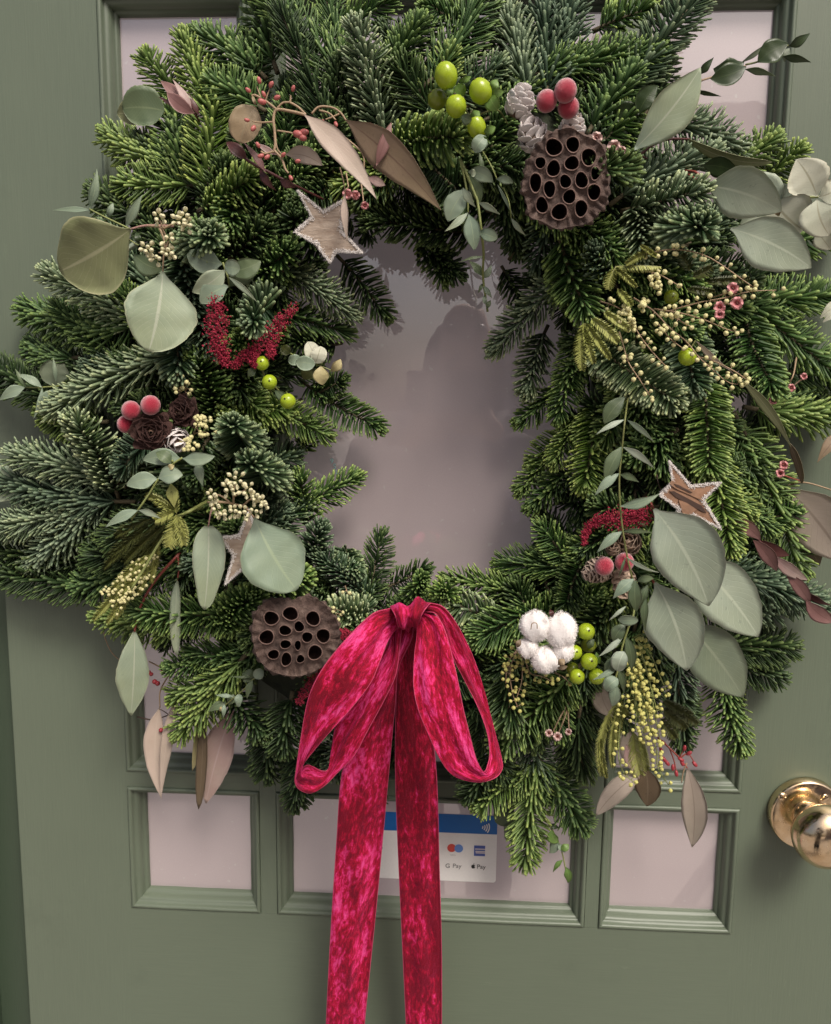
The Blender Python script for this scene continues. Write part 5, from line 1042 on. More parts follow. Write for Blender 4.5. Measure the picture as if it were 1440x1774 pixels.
# ================================================================== lotus seed pods
m_pod, nt, bs = new_mat('dried_pod')
n = noise(nt, 70, 6, .7); n2 = noise(nt, 260, 4, .7); r = ramp(nt, [(.3, (.035, .021, .017)), (.55, (.095, .060, .048)), (.75, (.21, .15, .122))]); nt.links.new(n.outputs[0], r.inputs[0])
nt.links.new(r.outputs[0], bs.inputs['Base Color']); bs.inputs['Roughness'].default_value = .85; b1 = bump(nt, n.outputs[0], bs, .6, .004); bump(nt, n2.outputs[0], bs, .5, .0015, b1)
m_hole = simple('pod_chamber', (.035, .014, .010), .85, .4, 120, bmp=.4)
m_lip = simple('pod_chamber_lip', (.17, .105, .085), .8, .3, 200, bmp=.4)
def pod(label, outline, holes, h, seed, tilt=(0, 0)):
    rg = random.Random(seed); k = mpp(h)
    ol = [(a[0], a[1]) for a in crm(outline + outline[:1], 110)[:-1]]
    cx_ = sum(p[0] for p in ol) / len(ol); cy_ = sum(p[1] for p in ol) / len(ol); Rr = sum(math.dist(p, (cx_, cy_)) for p in ol) / len(ol)
    t = thing('lotus_pod', label, 'seed pod', P(cx_, cy_, h - .03))
    def hz(x, y, extra=0):
        q = math.hypot(x - cx_, y - cy_) / Rr
        e = .0022 * (1 - q * q) + (.0022 * max(0, (q - .78) / .22) ** 2 if q > .78 else 0)
        for hx, hy, rx, ry in holes:
            dd = math.hypot((x - hx) / rx, (y - hy) / ry)
            if dd < 1.6: e += .0016 * (1 - min(1, abs(dd - 1.05) / .5))
        an_ = math.atan2(y - cy_, x - cx_)
        if q > .74: e += .0011 * min(1, (q - .74) / .2) * (math.sin(an_ * 31 + seed) + .8 * math.sin(an_ * 17 + 2) + .6 * math.sin(an_ * 53))
        return h + e + extra + (x - cx_) * tilt[0] * k + (y - cy_) * tilt[1] * k
    V = list(ol); loops = [list(range(len(ol)))]; HN = 18; rings = []
    for hx, hy, rx, ry in holes:
        o = len(V); ph = rg.uniform(0, 6); ring = []
        for i in range(HN):
            a = 2 * math.pi * i / HN; q = 1 + .05 * math.sin(2 * a + ph) + .04 * math.sin(3 * a + ph * 2); ring.append((hx + rx * q * math.cos(a), hy + ry * q * math.sin(a)))
        V += ring; loops.append(list(range(o, o + HN))); rings.append(ring)
    edges = [(l[i], l[(i + 1) % len(l)]) for l in loops for i in range(len(l))]
    def inside(x, y, poly):
        c = False; j = len(poly) - 1
        for i in range(len(poly)):
            (a, b), (d, e) = poly[i], poly[j]
            if (b > y) != (e > y) and x < (d - a) * (y - b) / (e - b) + a: c = not c
            j = i
        return c
    step = 3.6; x = min(p[0] for p in ol)
    while x < max(p[0] for p in ol):
        y = min(p[1] for p in ol)
        while y < max(p[1] for p in ol):
            xx, yy = x + rg.uniform(-1, 1), y + rg.uniform(-1, 1)
            if inside(xx, yy, ol) and not any(math.hypot((xx - a) / (c + 1.2), (yy - b) / (d + 1.2)) < 1.06 for a, b, c, d in holes): V.append((xx, yy))
            y += step
        x += step
    ov, oe, of = delaunay_2d_cdt([Vector(v) for v in V], edges, [], 0, 1e-4)[:3]
    keep = []
    for f in of:
        mx_, my_ = sum(ov[i].x for i in f) / len(f), sum(ov[i].y for i in f) / len(f)
        if inside(mx_, my_, ol) and not any(inside(mx_, my_, rg_) for rg_ in rings): keep.append(list(f))
    mb = MB(); mb.add([P(v.x, v.y, hz(v.x, v.y) + rg.uniform(-.0004, .0004)) for v in ov], keep)
    # skirt: frilled rim, then tapering back to the stalk
    prev = [P(x, y, hz(x, y)) for x, y in ol]; allr = [prev]
    for sc_, dz in ((1.02, -.001), (1.035, -.0035), (1.0, -.008), (.9, -.018), (.7, -.032), (.4, -.046), (.12, -.056)):
        ringv = []
        for i, (x, y) in enumerate(ol):
            w_ = 1 + (.03 * math.sin(i * 1.7) + .022 * math.sin(i * .73 + 1)) * (1 if sc_ > .6 else .3)
            ringv.append(P(cx_ + (x - cx_) * sc_ * w_, cy_ + (y - cy_) * sc_ * w_, hz(x, y) + dz + .0008 * math.sin(i * 2.1)))
        allr.append(ringv)
    n_ = len(ol); vs = [v for r_ in allr for v in r_]
    mb.add(vs, [[a * n_ + i, a * n_ + (i + 1) % n_, (a + 1) * n_ + (i + 1) % n_, (a + 1) * n_ + i] for a in range(len(allr) - 1) for i in range(n_)])
    mb.build('pod_body', m_pod, t)
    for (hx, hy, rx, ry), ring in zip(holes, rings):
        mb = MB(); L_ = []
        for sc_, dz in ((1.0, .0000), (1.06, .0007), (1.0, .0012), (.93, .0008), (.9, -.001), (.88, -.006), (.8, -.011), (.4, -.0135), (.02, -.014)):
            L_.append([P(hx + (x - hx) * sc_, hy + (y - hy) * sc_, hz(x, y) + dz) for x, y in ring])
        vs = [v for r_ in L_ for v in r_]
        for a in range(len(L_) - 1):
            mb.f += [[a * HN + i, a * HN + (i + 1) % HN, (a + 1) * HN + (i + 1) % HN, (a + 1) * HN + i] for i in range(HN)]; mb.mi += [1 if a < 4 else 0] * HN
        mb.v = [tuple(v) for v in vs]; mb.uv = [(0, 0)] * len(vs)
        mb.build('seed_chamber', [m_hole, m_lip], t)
    return t
z3 = lambda a, b: (720 + a / 3.789, 90 + b / 3.789)
pod('large brown lotus seed pod with many open holes at the upper right of the opening',
  [z3(*q) for q in ((862, 545), (940, 512), (1020, 498), (1100, 545), (1175, 575), (1238, 640), (1255, 780), (1268, 930), (1240, 1010), (1190, 1075), (1120, 1130), (1020, 1145), (930, 1162), (830, 1112), (752, 1080), (728, 985), (700, 900), (715, 800), (745, 700), (790, 630))],
  [(*z3(a, b), c / 3.789, d / 3.789) for a, b, c, d in ((908, 625, 56, 62), (1032, 607, 48, 52), (1137, 690, 53, 58), (820, 727, 35, 42), (906, 765, 46, 58), (1026, 730, 49, 50), (1180, 797, 32, 45), (788, 858, 42, 64), (984, 850, 39, 49), (1090, 842, 44, 57), (880, 900, 42, 57), (1010, 950, 43, 51), (1172, 920, 47, 54), (830, 1005, 42, 57), (945, 1050, 54, 57), (1087, 1027, 45, 57))], .148, 1, (.05, -.1))
zh = lambda a, b: (480 + a / 3, 880 + b / 3)
pod('smaller brown lotus seed pod at the lower left next to the velvet bow', [(440, 1066), (455, 1046), (480, 1036), (505, 1039), (535, 1033), (560, 1045), (578, 1066), (588, 1092), (585, 1122), (568, 1148), (545, 1163), (520, 1171), (495, 1170), (465, 1160), (445, 1135), (437, 1100)],
  [(*zh(a, b), c / 3, d / 3) for a, b, c, d in ((70, 550, 43, 36), (187, 575, 39, 39), (115, 617, 27, 30), (42, 637, 33, 28), (240, 665, 39, 37), (157, 672, 31, 27), (44, 709, 31, 23), (108, 714, 17, 28), (197, 752, 39, 39), (48, 787, 29, 37), (122, 785, 22, 22))] + [(470, 1071, 13, 13), (462, 1104, 13, 13), (474, 1134, 10, 9)], .126, 2, (.1, -.1))

# ================================================================== wooden stars
m_bark, nt, bs = new_mat('birch_bark_wood')
n = noise(nt, 60, 5, .65, stretch=(1, 1, 4)); r = ramp(nt, [(.3, (.26, .19, .14)), (.7, (.50, .41, .33))]); nt.links.new(n.outputs[0], r.inputs[0]); nt.links.new(r.outputs[0], bs.inputs['Base Color'])
bs.inputs['Roughness'].default_value = .85; bump(nt, n.outputs[0], bs, .6, .002)
m_flock = simple('white_flock', (.78, .74, .71), .95, .08, 500, bmp=.6)
m_wood = simple('brown_bark_strip', (.24, .13, .075), .75, .3, 90, bmp=.4); m_strip = simple('dark_bark_strip', (.05, .025, .016), .8, .3, 90)
def star(label, pts, h, th, seed, tilt=(0, 0), strips=(), face=None):
    rg = random.Random(seed); n_ = len(pts); cx_ = sum(p[0] for p in pts) / n_; cy_ = sum(p[1] for p in pts) / n_; k = mpp(h)
    t = thing('wooden_star', label, 'star ornament', P(cx_, cy_, h - th))
    hz = lambda x, y: h + (x - cx_) * tilt[0] * k + (y - cy_) * tilt[1] * k
    mb = MB(); F = [P(x, y, hz(x, y)) for x, y in pts]; B = [P(cx_ + (x - cx_) * .99, cy_ + (y - cy_) * .99, hz(x, y) - th) for x, y in pts]; c0 = P(cx_, cy_, h + .0006); c1 = P(cx_, cy_, h - th)
    mb.add(F + B + [c0, c1], [[2 * n_, i, (i + 1) % n_] for i in range(n_)] + [[2 * n_ + 1, n_ + (i + 1) % n_, n_ + i] for i in range(n_)] + [[i, n_ + i, n_ + (i + 1) % n_, (i + 1) % n_] for i in range(n_)])
    mb.build('star_body', face or m_bark, t, False)
    fl = MB()
    for i in range(n_):
        a, b = pts[i], pts[(i + 1) % n_]; L_ = math.dist(a, b)
        for q in range(int(L_ * 9)):
            u = rg.random(); x, y = a[0] + (b[0] - a[0]) * u, a[1] + (b[1] - a[1]) * u
            ix, iy = (cx_ - x), (cy_ - y); l = math.hypot(ix, iy); o = abs(rg.gauss(0, 3.2)) if rg.random() < .6 else 0
            dz = 0.0006 if o else -rg.random() * th
            c = P(x + ix / l * o + rg.gauss(0, .7), y + iy / l * o + rg.gauss(0, .7), hz(x, y) + dz)
            if rg.random() < .4: blob(fl, c, k * rg.uniform(.4, 1.1), rg, ICO1, .5)
            else:
                d = Vector((rg.gauss(0, 1) - ix / l, rg.gauss(0, .6) - .8, rg.gauss(0, 1) + iy / l)).normalized() * k * rg.uniform(2.5, 5); s = d.orthogonal().normalized() * k * .4
                fl.add([c - s, c + s, c + d, c + d.cross(s).normalized() * k * .4], [[0, 1, 2], [1, 3, 2], [3, 0, 2]])
    tag(fl.build('flocked_edge', m_flock, t, False), kind='stuff')
    for (poly, mat, dz) in strips:
        mb = MB(); A = [P(x, y, hz(x, y) + dz) for x, y in poly]; Bq = [P(x, y, hz(x, y) - .0004) for x, y in poly]; m = len(poly)
        mb.add(A + Bq, [list(range(m))] + [[i, m + i, m + (i + 1) % m, (i + 1) % m] for i in range(m)]); mb.build('bark_strip', mat, t, False)
star('pale bark covered star with frosted edges at the top left below the red seeds', [(516, 330), (560, 366), (596, 346), (592, 400), (628, 438), (583, 436), (572, 456), (548, 424), (511, 402), (540, 375)], .124, .009, 1, (.05, .0))
star('white edged pale wooden star half hidden behind a round leaf at the lower left', [(432, 883), (414, 927), (381, 931), (404, 963), (390, 1013), (425, 982), (455, 1002), (446, 962), (470, 935), (446, 926)], .118, .009, 2, (-.15, 0))
star('brown striped bark star with snowy edges at the right', [(1159, 798), (1197, 841), (1249, 836), (1219, 866), (1250, 917), (1201, 893), (1184, 907), (1172, 880), (1143, 857), (1165, 834)], .138, .009, 3, (0, .1),
  [([(1164, 832), (1172, 836), (1206, 852), (1219, 868), (1214, 866), (1170, 846), (1160, 838)], m_wood, .0012), ([(1160, 851), (1168, 851), (1216, 876), (1224, 888), (1218, 887), (1172, 862)], m_strip, .0009), ([(1176, 866), (1190, 871), (1208, 883), (1198, 890), (1184, 893)], m_wood, .0012), ([(1168, 838), (1176, 840), (1200, 853), (1196, 854), (1172, 843)], m_strip, .0016)], m_wood)

# ================================================================== cotton boll
m_cot = simple('cotton_fibre', (.82, .78, .76), 1.0, .03, 120, bmp=.25)
t = thing('cotton_boll', 'fluffy white cotton boll at the lower right beside lime berries', 'cotton', P(945, 1110, .09))
rg = random.Random(6)
for x, y, r_, sy in ((928, 1085, 28, 1.0), (973, 1093, 29, 1.15), (945, 1143, 25, .95), (915, 1122, 18, 1.0), (976, 1128, 19, 1.0)):
    h = .128; k = mpp(h); mb = MB(); c = P(x, y, h); ph = [rg.uniform(0, 6) for _ in range(6)]
    vs = []; S_, G_ = 22, 32
    for j in range(S_ + 1):
        th_ = math.pi * j / S_
        for i in range(G_):
            a = 2 * math.pi * i / G_; q = 1 + .06 * math.sin(3 * a + ph[0]) * math.sin(2 * th_ + ph[1]) + .05 * math.sin(5 * a + ph[2] + 3 * th_) + .02 * rg.uniform(-1, 1)
            vs.append(c + Vector((math.sin(th_) * math.cos(a), -math.sin(th_) * math.sin(a) * .8, math.cos(th_) * sy)) * r_ * k * q * .94)
    mb.add(vs, [[j * G_ + i, (j + 1) * G_ + i, (j + 1) * G_ + (i + 1) % G_, j * G_ + (i + 1) % G_] for j in range(S_) for i in range(G_)])
    lb = mb.build('cotton_lobe', m_cot, t)
    fz = MB()
    for i in range(2600):
        v = rg.choice(vs); d = (v - c).normalized(); d = (d + Vector((rg.gauss(0, .7), rg.gauss(0, .7), rg.gauss(0, .7)))).normalized(); l = k * rg.uniform(2, 5.5); s = d.orthogonal().normalized() * k * .2
        m_ = v + d * l * .5 + Vector((rg.gauss(0, 1), rg.gauss(0, 1), rg.gauss(0, 1))) * k * .8
        fz.add([v - s, v + s, m_ + s * .8, m_ - s * .8, v + d * l], [[0, 1, 2, 3], [3, 2, 4]])
    z = fz.build('fibre_fuzz', m_cot, t, False); z.parent = lb; z['kind'] = 'stuff'
for a in ("967 1152 978 1142 13 el tan", "902 1108 896 1122 10 el brown", "957 1070 953 1056 9 el maroonD", "965 1158 984 1154 9 el umber"):
    q = a.split(); leaf(t, (float(q[0]), float(q[1])), (float(q[2]), float(q[3])), float(q[4]), q[6], q[5], 1, 10, .138, name='bract')
mb = MB(); tube(mb, [P(920, 1090, .1415), P(922, 1080, .1425), P(930, 1080, .1425), P(931, 1089, .1415)], .00035, 5, n=10); mb.build('fleck', M_stem['tan'], t)
# ================================================================== pink wax flowers
M_wax = m_leaf('waxflower_pink', (.42, .10, .12), (.56, .26, .26), (.5, .3, .28), (.4, .12, .12), .4); M_leaf['wax'] = M_wax
M_leaf['waxp'] = m_leaf('waxflower_pale', (.45, .25, .22), (.58, .42, .38), (.55, .4, .35), (.4, .12, .12), .45)
def wax(label, h, fl, stems=(), mat='wax'):
    t = thing('waxflower_sprig', label, 'wax flowers', P(fl[0][0], fl[0][1], h - .01))
    for s in stems: stem(t, s, h - .002, 1.5, 1.1, 'tan')
    for i, (x, y, r_) in enumerate(fl):
        mb = MB(); c = P(x, y, h); lathe(mb, [(.0005, -.004), (r_ * .45 * mpp(h), -.001), (r_ * .5 * mpp(h), .001), (.0003, .0008)], 10, axes(c, (.1, -1, .2), 1.0)); hd = mb.build('flower', M_stem['red'], t)
        for p in range(5):
            a = 2 * math.pi * p / 5 + i; o = leaf(t, (x + r_ * .2 * math.cos(a), y + r_ * .2 * math.sin(a)), (x + r_ * math.cos(a), y + r_ * math.sin(a)), r_ * 1.0, mat, 'ro', 0, 0, h + .0012, h + .0036, .4, name='petal'); o.parent = hd
wax('three crimson pink wax flowers among the mimosa on the right', .136, [(1270, 499, 10), (1277, 525, 11), (1247, 532, 10), (1247, 544, 9)], [[(1277, 530), (1230, 520, -.02)], [(1270, 505), (1235, 515, -.02)]])
wax('small pale pink wax flowers at the right shoulder of the large top seed pod', .125, [(1034, 238, 10), (1064, 253, 11), (1060, 268, 8), (1078, 260, 7), (1046, 262, 6)], [[(1034, 240), (1050, 262, -.01)], [(1064, 255), (1052, 270, -.01)]], 'waxp')
wax('tiny pale pink wax flower buds at the lower right beneath the cotton', .10, [(951, 1270, 7), (966, 1276, 8), (985, 1268, 6)], [[(987, 1215, -.02), (972, 1240), (958, 1268)], [(985, 1222, -.015), (978, 1245), (967, 1272)], [(984, 1228, -.01), (986, 1265)]], 'waxp')
wax('crimson buds among the fir at the far right edge', .085, [(1393, 652, 6), (1371, 672, 7), (1340, 693, 8), (1358, 806, 8), (1352, 820, 8)], [[(1380, 620, -.02), (1375, 648), (1367, 665)], [(1392, 655), (1375, 668)]])
wax('dark red dried flower buds hanging behind the top left star', .105, [(602, 336, 9), (616, 338, 8), (632, 356, 7)], [[(600, 300, -.01), (604, 325)], [(625, 310, -.01), (630, 350)]])
t = thing('florist_wire', 'thin loop of florist wire showing at the lower left edge of the fir', 'wire', P(185, 1120, .01))
mb = MB(); tube(mb, pp([(178, 1085, .02), (182, 1105), (192, 1128), (206, 1142), (225, 1150, .01)], .012), .0005, 6, n=24); mb.build('wire', M_stem['tan'], t)
# ================================================================== velvet bow
def m_velvet(nm, sh):
    m_vel, nt, bs = new_mat(nm)
    uv = nt.nodes.new('ShaderNodeUVMap'); mp = nt.nodes.new('ShaderNodeMapping'); nt.links.new(uv.outputs[0], mp.inputs[0]); mp.inputs['Scale'].default_value = (.75, 1.5, 1)
    n0 = nt.nodes.new('ShaderNodeTexNoise'); nt.links.new(mp.outputs[0], n0.inputs[0]); n0.inputs['Scale'].default_value = 2.6; n0.inputs['Detail'].default_value = 2
    n1a = nt.nodes.new('ShaderNodeTexNoise'); nt.links.new(mp.outputs[0], n1a.inputs[0]); n1a.inputs['Scale'].default_value = 15; n1a.inputs['Detail'].default_value = 6; n1a.inputs['Roughness'].default_value = .68; n1a.inputs['Distortion'].default_value = .25
    n1 = N(nt, 'ShaderNodeMath', operation='MULTIPLY_ADD'); nt.links.new(n0.outputs[0], n1.inputs[0]); n1.inputs[1].default_value = .78
    n1s = N(nt, 'ShaderNodeMath', operation='SUBTRACT'); nt.links.new(n1a.outputs[0], n1s.inputs[0]); n1s.inputs[1].default_value = .39; nt.links.new(n1s.outputs[0], n1.inputs[2])
    n2 = nt.nodes.new('ShaderNodeTexNoise'); nt.links.new(mp.outputs[0], n2.inputs[0]); n2.inputs['Scale'].default_value = 110; n2.inputs['Detail'].default_value = 2
    r = ramp(nt, [(.38 + sh, (.17, .0, .010)), (.52 + sh, (.40, .002, .028)), (.585 + sh, (.60, .014, .115)), (.71 + sh, (.78, .07, .27))])  # pink patches put the sheen of the pile into the base colour
    ad = N(nt, 'ShaderNodeMath', operation='MULTIPLY_ADD'); nt.links.new(n2.outputs[0], ad.inputs[0]); ad.inputs[1].default_value = .16; nt.links.new(n1.outputs[0], ad.inputs[2])
    sb = N(nt, 'ShaderNodeMath', operation='SUBTRACT'); nt.links.new(ad.outputs[0], sb.inputs[0]); sb.inputs[1].default_value = .08
    nt.links.new(sb.outputs[0], r.inputs[0]); nt.links.new(r.outputs[0], bs.inputs['Base Color'])
    bs.inputs['Roughness'].default_value = .75; bs.inputs['Sheen Weight'].default_value = .5; bs.inputs['Sheen Roughness'].default_value = .35; bs.inputs['Sheen Tint'].default_value = (1, .1, .36, 1)
    bs.inputs['Specular IOR Level'].default_value = .25
    b1 = bump(nt, n1a.outputs[0], bs, .8, .003); bump(nt, n2.outputs[0], bs, .35, .0012, b1)
    return m_vel
m_vel = m_velvet('crushed_velvet', 0.0); m_vel2 = m_velvet('crushed_velvet_shaded', .075)  # darker copy for one tail: mainly loop shade put into colour, partly pile
m_edge = simple('ribbon_selvedge', (.46, .04, .11), .7, .2, 500)
bow = thing('velvet_bow', 'crimson crushed velvet ribbon bow with two long tails at the bottom of the wreath', 'bow', P(712, 1070, .11))
def ribbon(name, secs, n=70, m=14, ripple=.0012, seed=1, conv=0, fold=.035):
    """secs: (left x, y, h, right x, y, h) sections in order along the strip"""
    rg = random.Random(seed); q = crm(secs, n); ph = [rg.uniform(0, 6) for _ in range(4)]
    A = [P(s[0], s[1], s[2]) for s in q]; B = [P(s[3], s[4], s[5]) for s in q]
    top = []; uv_ = []; dist = 0
    mids = [(a + b) / 2 for a, b in zip(A, B)]
    grid = []
    for i in range(n):
        if i: dist += (mids[i] - mids[i - 1]).length
        d = mids[min(n - 1, i + 1)] - mids[max(0, i - 1)]; s = B[i] - A[i]; nn = d.cross(s)
        nn = nn.normalized() if nn.length > 1e-9 else Vector((0, -1, 0))
        row = []
        for j in range(m + 1):
            u = j / m; w_ = s.length
            rp = ripple * (math.sin(dist * 130 + u * 5 + ph[0]) * .5 + math.sin(dist * 60 - u * 9 + ph[1]) + .6 * math.sin(u * 14 + dist * 25 + ph[2])) * math.sin(math.pi * min(1, u * 1.0)) ** .5
            row.append((A[i].lerp(B[i], u) + nn * (rp + conv * w_ * math.sin(math.pi * u) + fold * w_ * math.sin(2.6 * math.pi * u + dist * 9 + ph[3]) * math.sin(math.pi * u)), nn)); uv_.append((dist * 10, u * .45 + seed * 3.7))
        grid.append(row)
    th = .0007; f_ = [p for row in grid for p, _ in row]; b_ = [p - nn * th for row in grid for p, nn in row]
    M_ = len(f_); w_ = m + 1; fs = []; 
    mb = MB()
    for i in range(n - 1):
        for j in range(m):
            f = [i * w_ + j, i * w_ + j + 1, (i + 1) * w_ + j + 1, (i + 1) * w_ + j]; fs += [f, [M_ + x for x in f][::-1]]
    for i in range(n - 1):
        for j in (0, m): fs.append([i * w_ + j, (i + 1) * w_ + j, M_ + (i + 1) * w_ + j, M_ + i * w_ + j])
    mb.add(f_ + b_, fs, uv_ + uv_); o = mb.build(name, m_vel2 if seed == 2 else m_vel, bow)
    for j in (0, m):
        e = MB(); tube(e, [grid[i][j][0] - grid[i][j][1] * th / 2 for i in range(n)], .00042, 6); z = e.build('selvedge', m_edge, bow); z.parent = o
    return o
z4 = lambda a, b: (490 + a / 3.512, 1020 + b / 3.512)
def S(l, hl, r, hr): return (*z4(*l), hl, *z4(*r), hr)
# tails behind the loops
ribbon('tail', [(698, 1078, .118, 716, 1086, .118), (678, 1120, .118, 712, 1110, .118), (645, 1190, .112, 690, 1160, .112), (612, 1265, .106, 684, 1225, .106), (592, 1345, .098, 677, 1300, .098), (583, 1465, .085, 667, 1410, .085), (573, 1620, .07, 653, 1560, .07), (564, 1800, .055, 630, 1790, .055), (558, 1960, .045, 618, 1955, .045)], 110, 14, .0013, 1, .05)
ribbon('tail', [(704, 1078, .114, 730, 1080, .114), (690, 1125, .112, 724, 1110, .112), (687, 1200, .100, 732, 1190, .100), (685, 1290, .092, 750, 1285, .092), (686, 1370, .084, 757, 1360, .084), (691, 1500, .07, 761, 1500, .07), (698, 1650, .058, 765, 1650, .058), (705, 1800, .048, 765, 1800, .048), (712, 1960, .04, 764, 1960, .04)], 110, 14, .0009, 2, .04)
# left loop: front strand down, round the bottom, back strand up
ribbon('loop', [S((700, 110), .128, (740, 215), .122), S((640, 125), .138, (690, 250), .128), S((540, 160), .148, (640, 320), .138), S((385, 310), .158, (588, 450), .148), S((245, 485), .162, (530, 580), .152), S((160, 660), .160, (410, 735), .154), S((112, 900), .154, (255, 905), .154), S((82, 1110), .148, (150, 1035), .148),
   S((80, 1190), .142, (118, 1090), .140), S((120, 1232), .132, (160, 1075), .128), S((180, 1242), .124, (240, 1110), .120), S((250, 1200), .120, (280, 1090), .116), S((345, 1105), .120, (300, 950), .114), S((430, 1020), .122, (330, 820), .116), S((520, 855), .124, (430, 680), .120), S((620, 670), .126, (540, 500), .122), S((690, 510), .126, (640, 340), .122), S((716, 300), .122, (650, 220), .118), S((728, 200), .118, (690, 150), .116)], 150, 14, .0013, 3, .03)
ribbon('loop', [S((790, 130), .122, (840, 80), .122), S((860, 140), .130, (900, 88), .130), S((930, 152), .136, (975, 110), .132), S((985, 250), .134, (1050, 200), .128), S((1030, 400), .130, (1130, 350), .122), S((1110, 560), .126, (1190, 500), .118), S((1190, 720), .126, (1245, 690), .116), S((1245, 870), .128, (1292, 870), .118), S((1262, 1000), .130, (1332, 1030), .122),
   S((1245, 1085), .134, (1335, 1100), .126), S((1228, 1115), .138, (1285, 1155), .134), S((1208, 1100), .144, (1180, 1178), .142), S((1175, 1030), .148, (1045, 1140), .150), S((1140, 900), .152, (960, 1040), .154), S((1100, 740), .154, (880, 870), .156), S((1070, 590), .154, (822, 725), .155), S((1035, 430), .150, (796, 580), .150), S((1000, 300), .146, (802, 400), .144), S((960, 200), .140, (815, 290), .136), S((900, 150), .132, (810, 210), .128), S((800, 140), .124, (760, 200), .120)], 160, 14, .0013, 5, .03)
# knot: a short pleated band folded over the middle
ribbon('knot', [S((668, 128), .112, (876, 100), .112), S((655, 104), .126, (900, 84), .128), S((664, 122), .141, (880, 104), .143), S((684, 160), .147, (850, 146), .148), S((696, 205), .146, (832, 194), .146), S((706, 238), .136, (818, 230), .136), S((716, 240), .115, (806, 232), .115)], 60, 30, .0020, 7, .06, .004)

# ================================================================== the photographer mirrored in the middle pane
YC = CAM.y
def mirror(px, py, behind):
    """the point whose reflection in the glass shows at pixel px, py, lying 'behind' metres behind the camera"""
    p = P(px, py, -(-YC + .033 + behind)); return Vector((p.x, YC - behind, p.z))
m_skin = simple('skin', (.42, .25, .18), .5, .08, 30); m_coat = simple('dark_wool_coat', (.10, .085, .085), .9, .2, 60, bmp=.3); m_jean = simple('dark_denim', (.03, .035, .05), .9, .2, 80); m_hair = simple('brown_hair', (.045, .028, .018), .6, .3, 120); m_ph = simple('phone_case', (.04, .035, .04), .3, .1, 50); m_shoe = simple('black_shoe', (.02, .02, .02), .5)
def skin(name, joints, bones, mat, parent, root=0, sub=2):
    me = bpy.data.meshes.new(name); me.from_pydata([tuple(j[0]) for j in joints], bones, []); o = bpy.data.objects.new(name, me); C.objects.link(o)
    md = o.modifiers.new('skin', 'SKIN'); sv = me.skin_vertices[0].data
    for i, j in enumerate(joints): sv[i].radius = (j[1], j[2] if len(j) > 2 else j[1]); sv[i].use_root = (i == root)
    s2 = o.modifiers.new('sub', 'SUBSURF'); s2.levels = sub; s2.render_levels = sub
    me2 = bpy.data.meshes.new_from_object(o.evaluated_get(bpy.context.evaluated_depsgraph_get())); bpy.data.objects.remove(o)
    me2.materials.clear(); me2.materials.append(mat)
    for p in me2.polygons: p.use_smooth = True
    L_ = root_loc(parent); me2.transform(Matrix.Translation(-L_))
    o = bpy.data.objects.new(name, me2); C.objects.link(o); o.parent = parent; return o
PH = mirror(778, 678, .006); hd = mirror(806, 585, .34)
neck = Vector((hd.x - .01, hd.y - .05, hd.z - .17)); chest = Vector((hd.x - .02, hd.y - .05, hd.z - .42)); belly = chest + Vector((0, 0, -.22)); pel = chest + Vector((0, .0, -.42))
sR, sL = neck + Vector((-.19, .01, -.06)), neck + Vector((.19, .01, -.06))       # world -x / +x shoulders
hR, hL = PH + Vector((-.05, -.025, -.055)), PH + Vector((.055, -.025, -.045))
eR, eL = (sR + hR) / 2 + Vector((-.06, .04, -.17)), (sL + hL) / 2 + Vector((.10, .04, -.13))
pr = thing('person', 'person in a dark coat holding up a phone, mirrored in the middle pane', 'person', (pel.x, pel.y, GROUND))
fr_, fl_ = Vector((pel.x - .10, pel.y, GROUND + .09)), Vector((pel.x + .10, pel.y + .04, GROUND + .09))
skin('body', [(neck + Vector((0, 0, -.06)), .05), (neck + Vector((0, .01, .06)), .045), (hd + Vector((0, .0, -.09)), .058, .066), (hd, .07, .088), (hd + Vector((0, -.01, .075)), .062, .075), (hd + Vector((0, .095, -.025)), .012), (hd + Vector((0, .07, -.01)), .03)],
     [(0, 1), (1, 2), (2, 3), (3, 4), (3, 6), (6, 5)], m_skin, pr, 3)
for side, hnd, elb, sx in (('hand', hR, eR, 1), ('hand', hL, eL, -1)):
    d = (hnd - elb).normalized(); palm = hnd; js = [(hnd - d * .06, .022), (palm, .026, .02)]; bn = [(0, 1)]
    for f in range(4):
        kn = palm + Vector((sx * .012, -.006, .026 - .017 * f)); ln_ = (.9, 1.0, .95, .75)[f]
        a = kn + Vector((sx * .022, -.012, .004)) * ln_; b = a + Vector((sx * .018, .012, .002)) * ln_; c = b + Vector((sx * .004, .014, 0)) * ln_
        i0 = len(js); js += [(kn, .010), (a, .0088), (b, .008), (c, .007)]; bn += [(1, i0), (i0, i0 + 1), (i0 + 1, i0 + 2), (i0 + 2, i0 + 3)]
    i0 = len(js); js += [(palm + Vector((sx * .004, .012, .028)), .0105), (palm + Vector((sx * .016, .018, .05)), .009), (palm + Vector((sx * .026, .016, .066)), .0075)]; bn += [(1, i0), (i0, i0 + 1), (i0 + 1, i0 + 2)]
    skin(side, js, bn, m_skin, pr, 1)
skin('coat', [(chest, .17, .11), (neck + Vector((0, 0, -.05)), .085, .075), (belly, .155, .11), (pel, .165, .12), (pel + Vector((0, 0, -.2)), .18, .13), (sR, .075), (eR, .058), (hR - (hR - eR).normalized() * .07, .042), (sL, .075), (eL, .058), (hL - (hL - eL).normalized() * .07, .042)],
     [(0, 1), (0, 2), (2, 3), (3, 4), (1, 5), (5, 6), (6, 7), (1, 8), (8, 9), (9, 10)], m_coat, pr, 0)
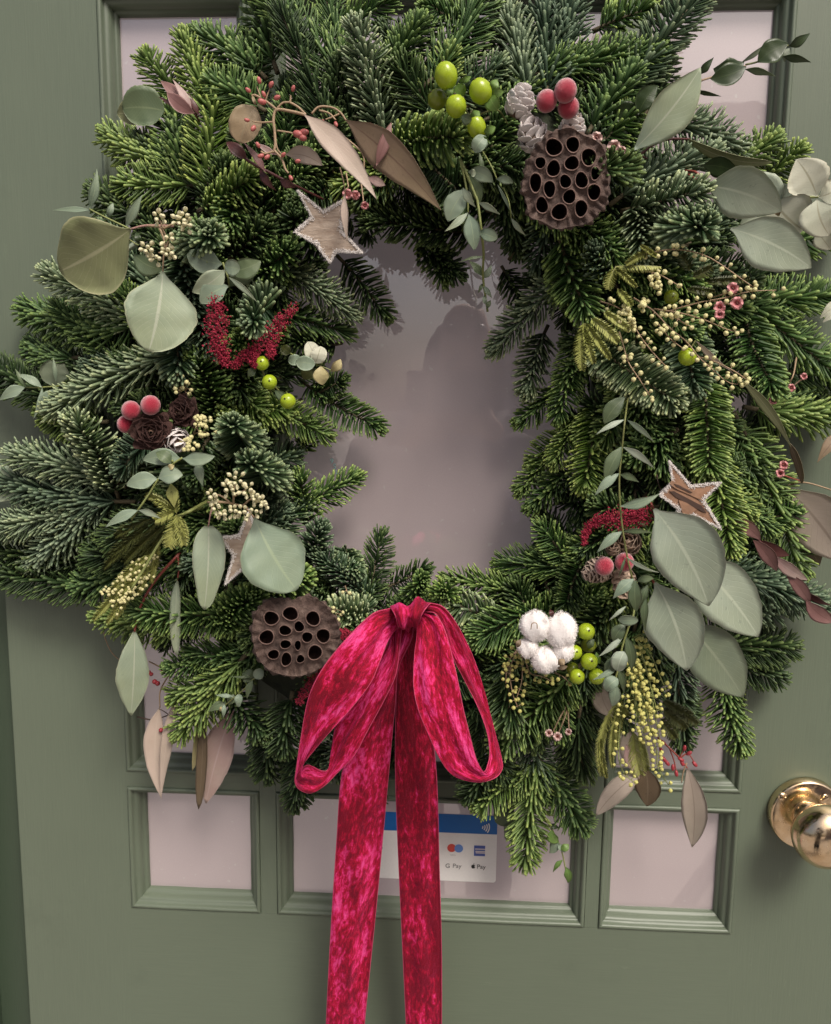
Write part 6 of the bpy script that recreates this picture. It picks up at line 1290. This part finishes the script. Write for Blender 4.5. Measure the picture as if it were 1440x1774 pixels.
skin('trousers', [(pel + Vector((0, 0, -.05)), .13, .1), (pel + Vector((-.09, 0, -.12)), .085), ((pel + fr_) / 2 + Vector((-.05, .02, -.06)), .06), (fr_, .045), (pel + Vector((.09, 0, -.12)), .085), ((pel + fl_) / 2 + Vector((.05, .03, -.06)), .06), (fl_, .045)], [(0, 1), (1, 2), (2, 3), (0, 4), (4, 5), (5, 6)], m_jean, pr, 0)
for f in (fr_, fl_): skin('shoe', [(f + Vector((0, -.05, -.05)), .04), (f + Vector((0, .05, -.055)), .042, .033), (f + Vector((0, .14, -.06)), .036, .026)], [(0, 1), (1, 2)], m_shoe, pr, 0)
skin('hair', [(hd + Vector((0, -.035, .06)), .092, .085), (hd + Vector((0, -.06, -.02)), .088, .06), (hd + Vector((-.055, -.05, -.12)), .045), (hd + Vector((.055, -.05, -.12)), .045), (hd + Vector((-.06, -.05, -.22)), .03), (hd + Vector((.06, -.05, -.22)), .03)], [(0, 1), (1, 2), (1, 3), (2, 4), (3, 5)], m_hair, pr, 0)
for s in (-1, 1):
    mb = MB(); lathe(mb, [(.0002, .011), (.006, .009), (.0095, .004), (.011, -.002)], 12, axes(hd + Vector((s * .031, .083, .012)), (0, 1, 0), 1.0, (0, 0, 1))); mb.build('eye', simple('eye', (.1, .08, .07), .2), pr)
ph = thing('mobile_phone', 'dark mobile phone held up by the person, mirrored in the middle pane', 'phone', PH)
bm = bmesh.new(); bmesh.ops.create_cube(bm, size=1)
for v in bm.verts: v.co = Vector((v.co.x * .15, v.co.y * .008 - .004, v.co.z * .074))
bmesh.ops.bevel(bm, geom=bm.edges[:], offset=.003, segments=3, affect='EDGES'); me = bpy.data.meshes.new('phone_body'); bm.to_mesh(me); bm.free(); me.materials.append(m_ph)
o = bpy.data.objects.new('phone_body', me); C.objects.link(o); o.parent = ph
mb = MB(); lathe(mb, [(.007, -.0005), (.007, .0012), (.0055, .0014), (.0002, .001)], 20, axes(PH + Vector((.055, .0004, .02)), (0, 1, 0), 1.0, (0, 0, 1))); mb.build('lens', simple('lens_glass', (.01, .01, .012), .08), ph)

# repeats of one kind share a group
GROUPS = {'eucalyptus_sprig': 'eucalyptus sprigs in the wreath', 'eucalyptus_leaf': 'single leaves at the wreath edges', 'dry_eucalyptus_spray': 'dry leaf sprays hanging from the wreath', 'maroon_leaf_branch': 'maroon leaf branches in the wreath',
 'mimosa_spray': 'mimosa sprays in the wreath', 'eucalyptus_buds': 'cream bud clusters in the wreath', 'hypericum_sprig': 'green hypericum berries in the wreath', 'frosted_berries': 'frosted red berry picks in the wreath', 'pine_cone': 'cones wired into the wreath',
 'amaranth_plume': 'red amaranth plumes in the wreath', 'lotus_pod': 'lotus pods in the wreath', 'wooden_star': 'wooden stars in the wreath', 'waxflower_sprig': 'wax flower sprigs in the wreath'}
for o in list(sc.objects):
    if o.parent is None and o.get('label'):
        k = o.name.split('.')[0]
        if k in GROUPS: o['group'] = GROUPS[k]
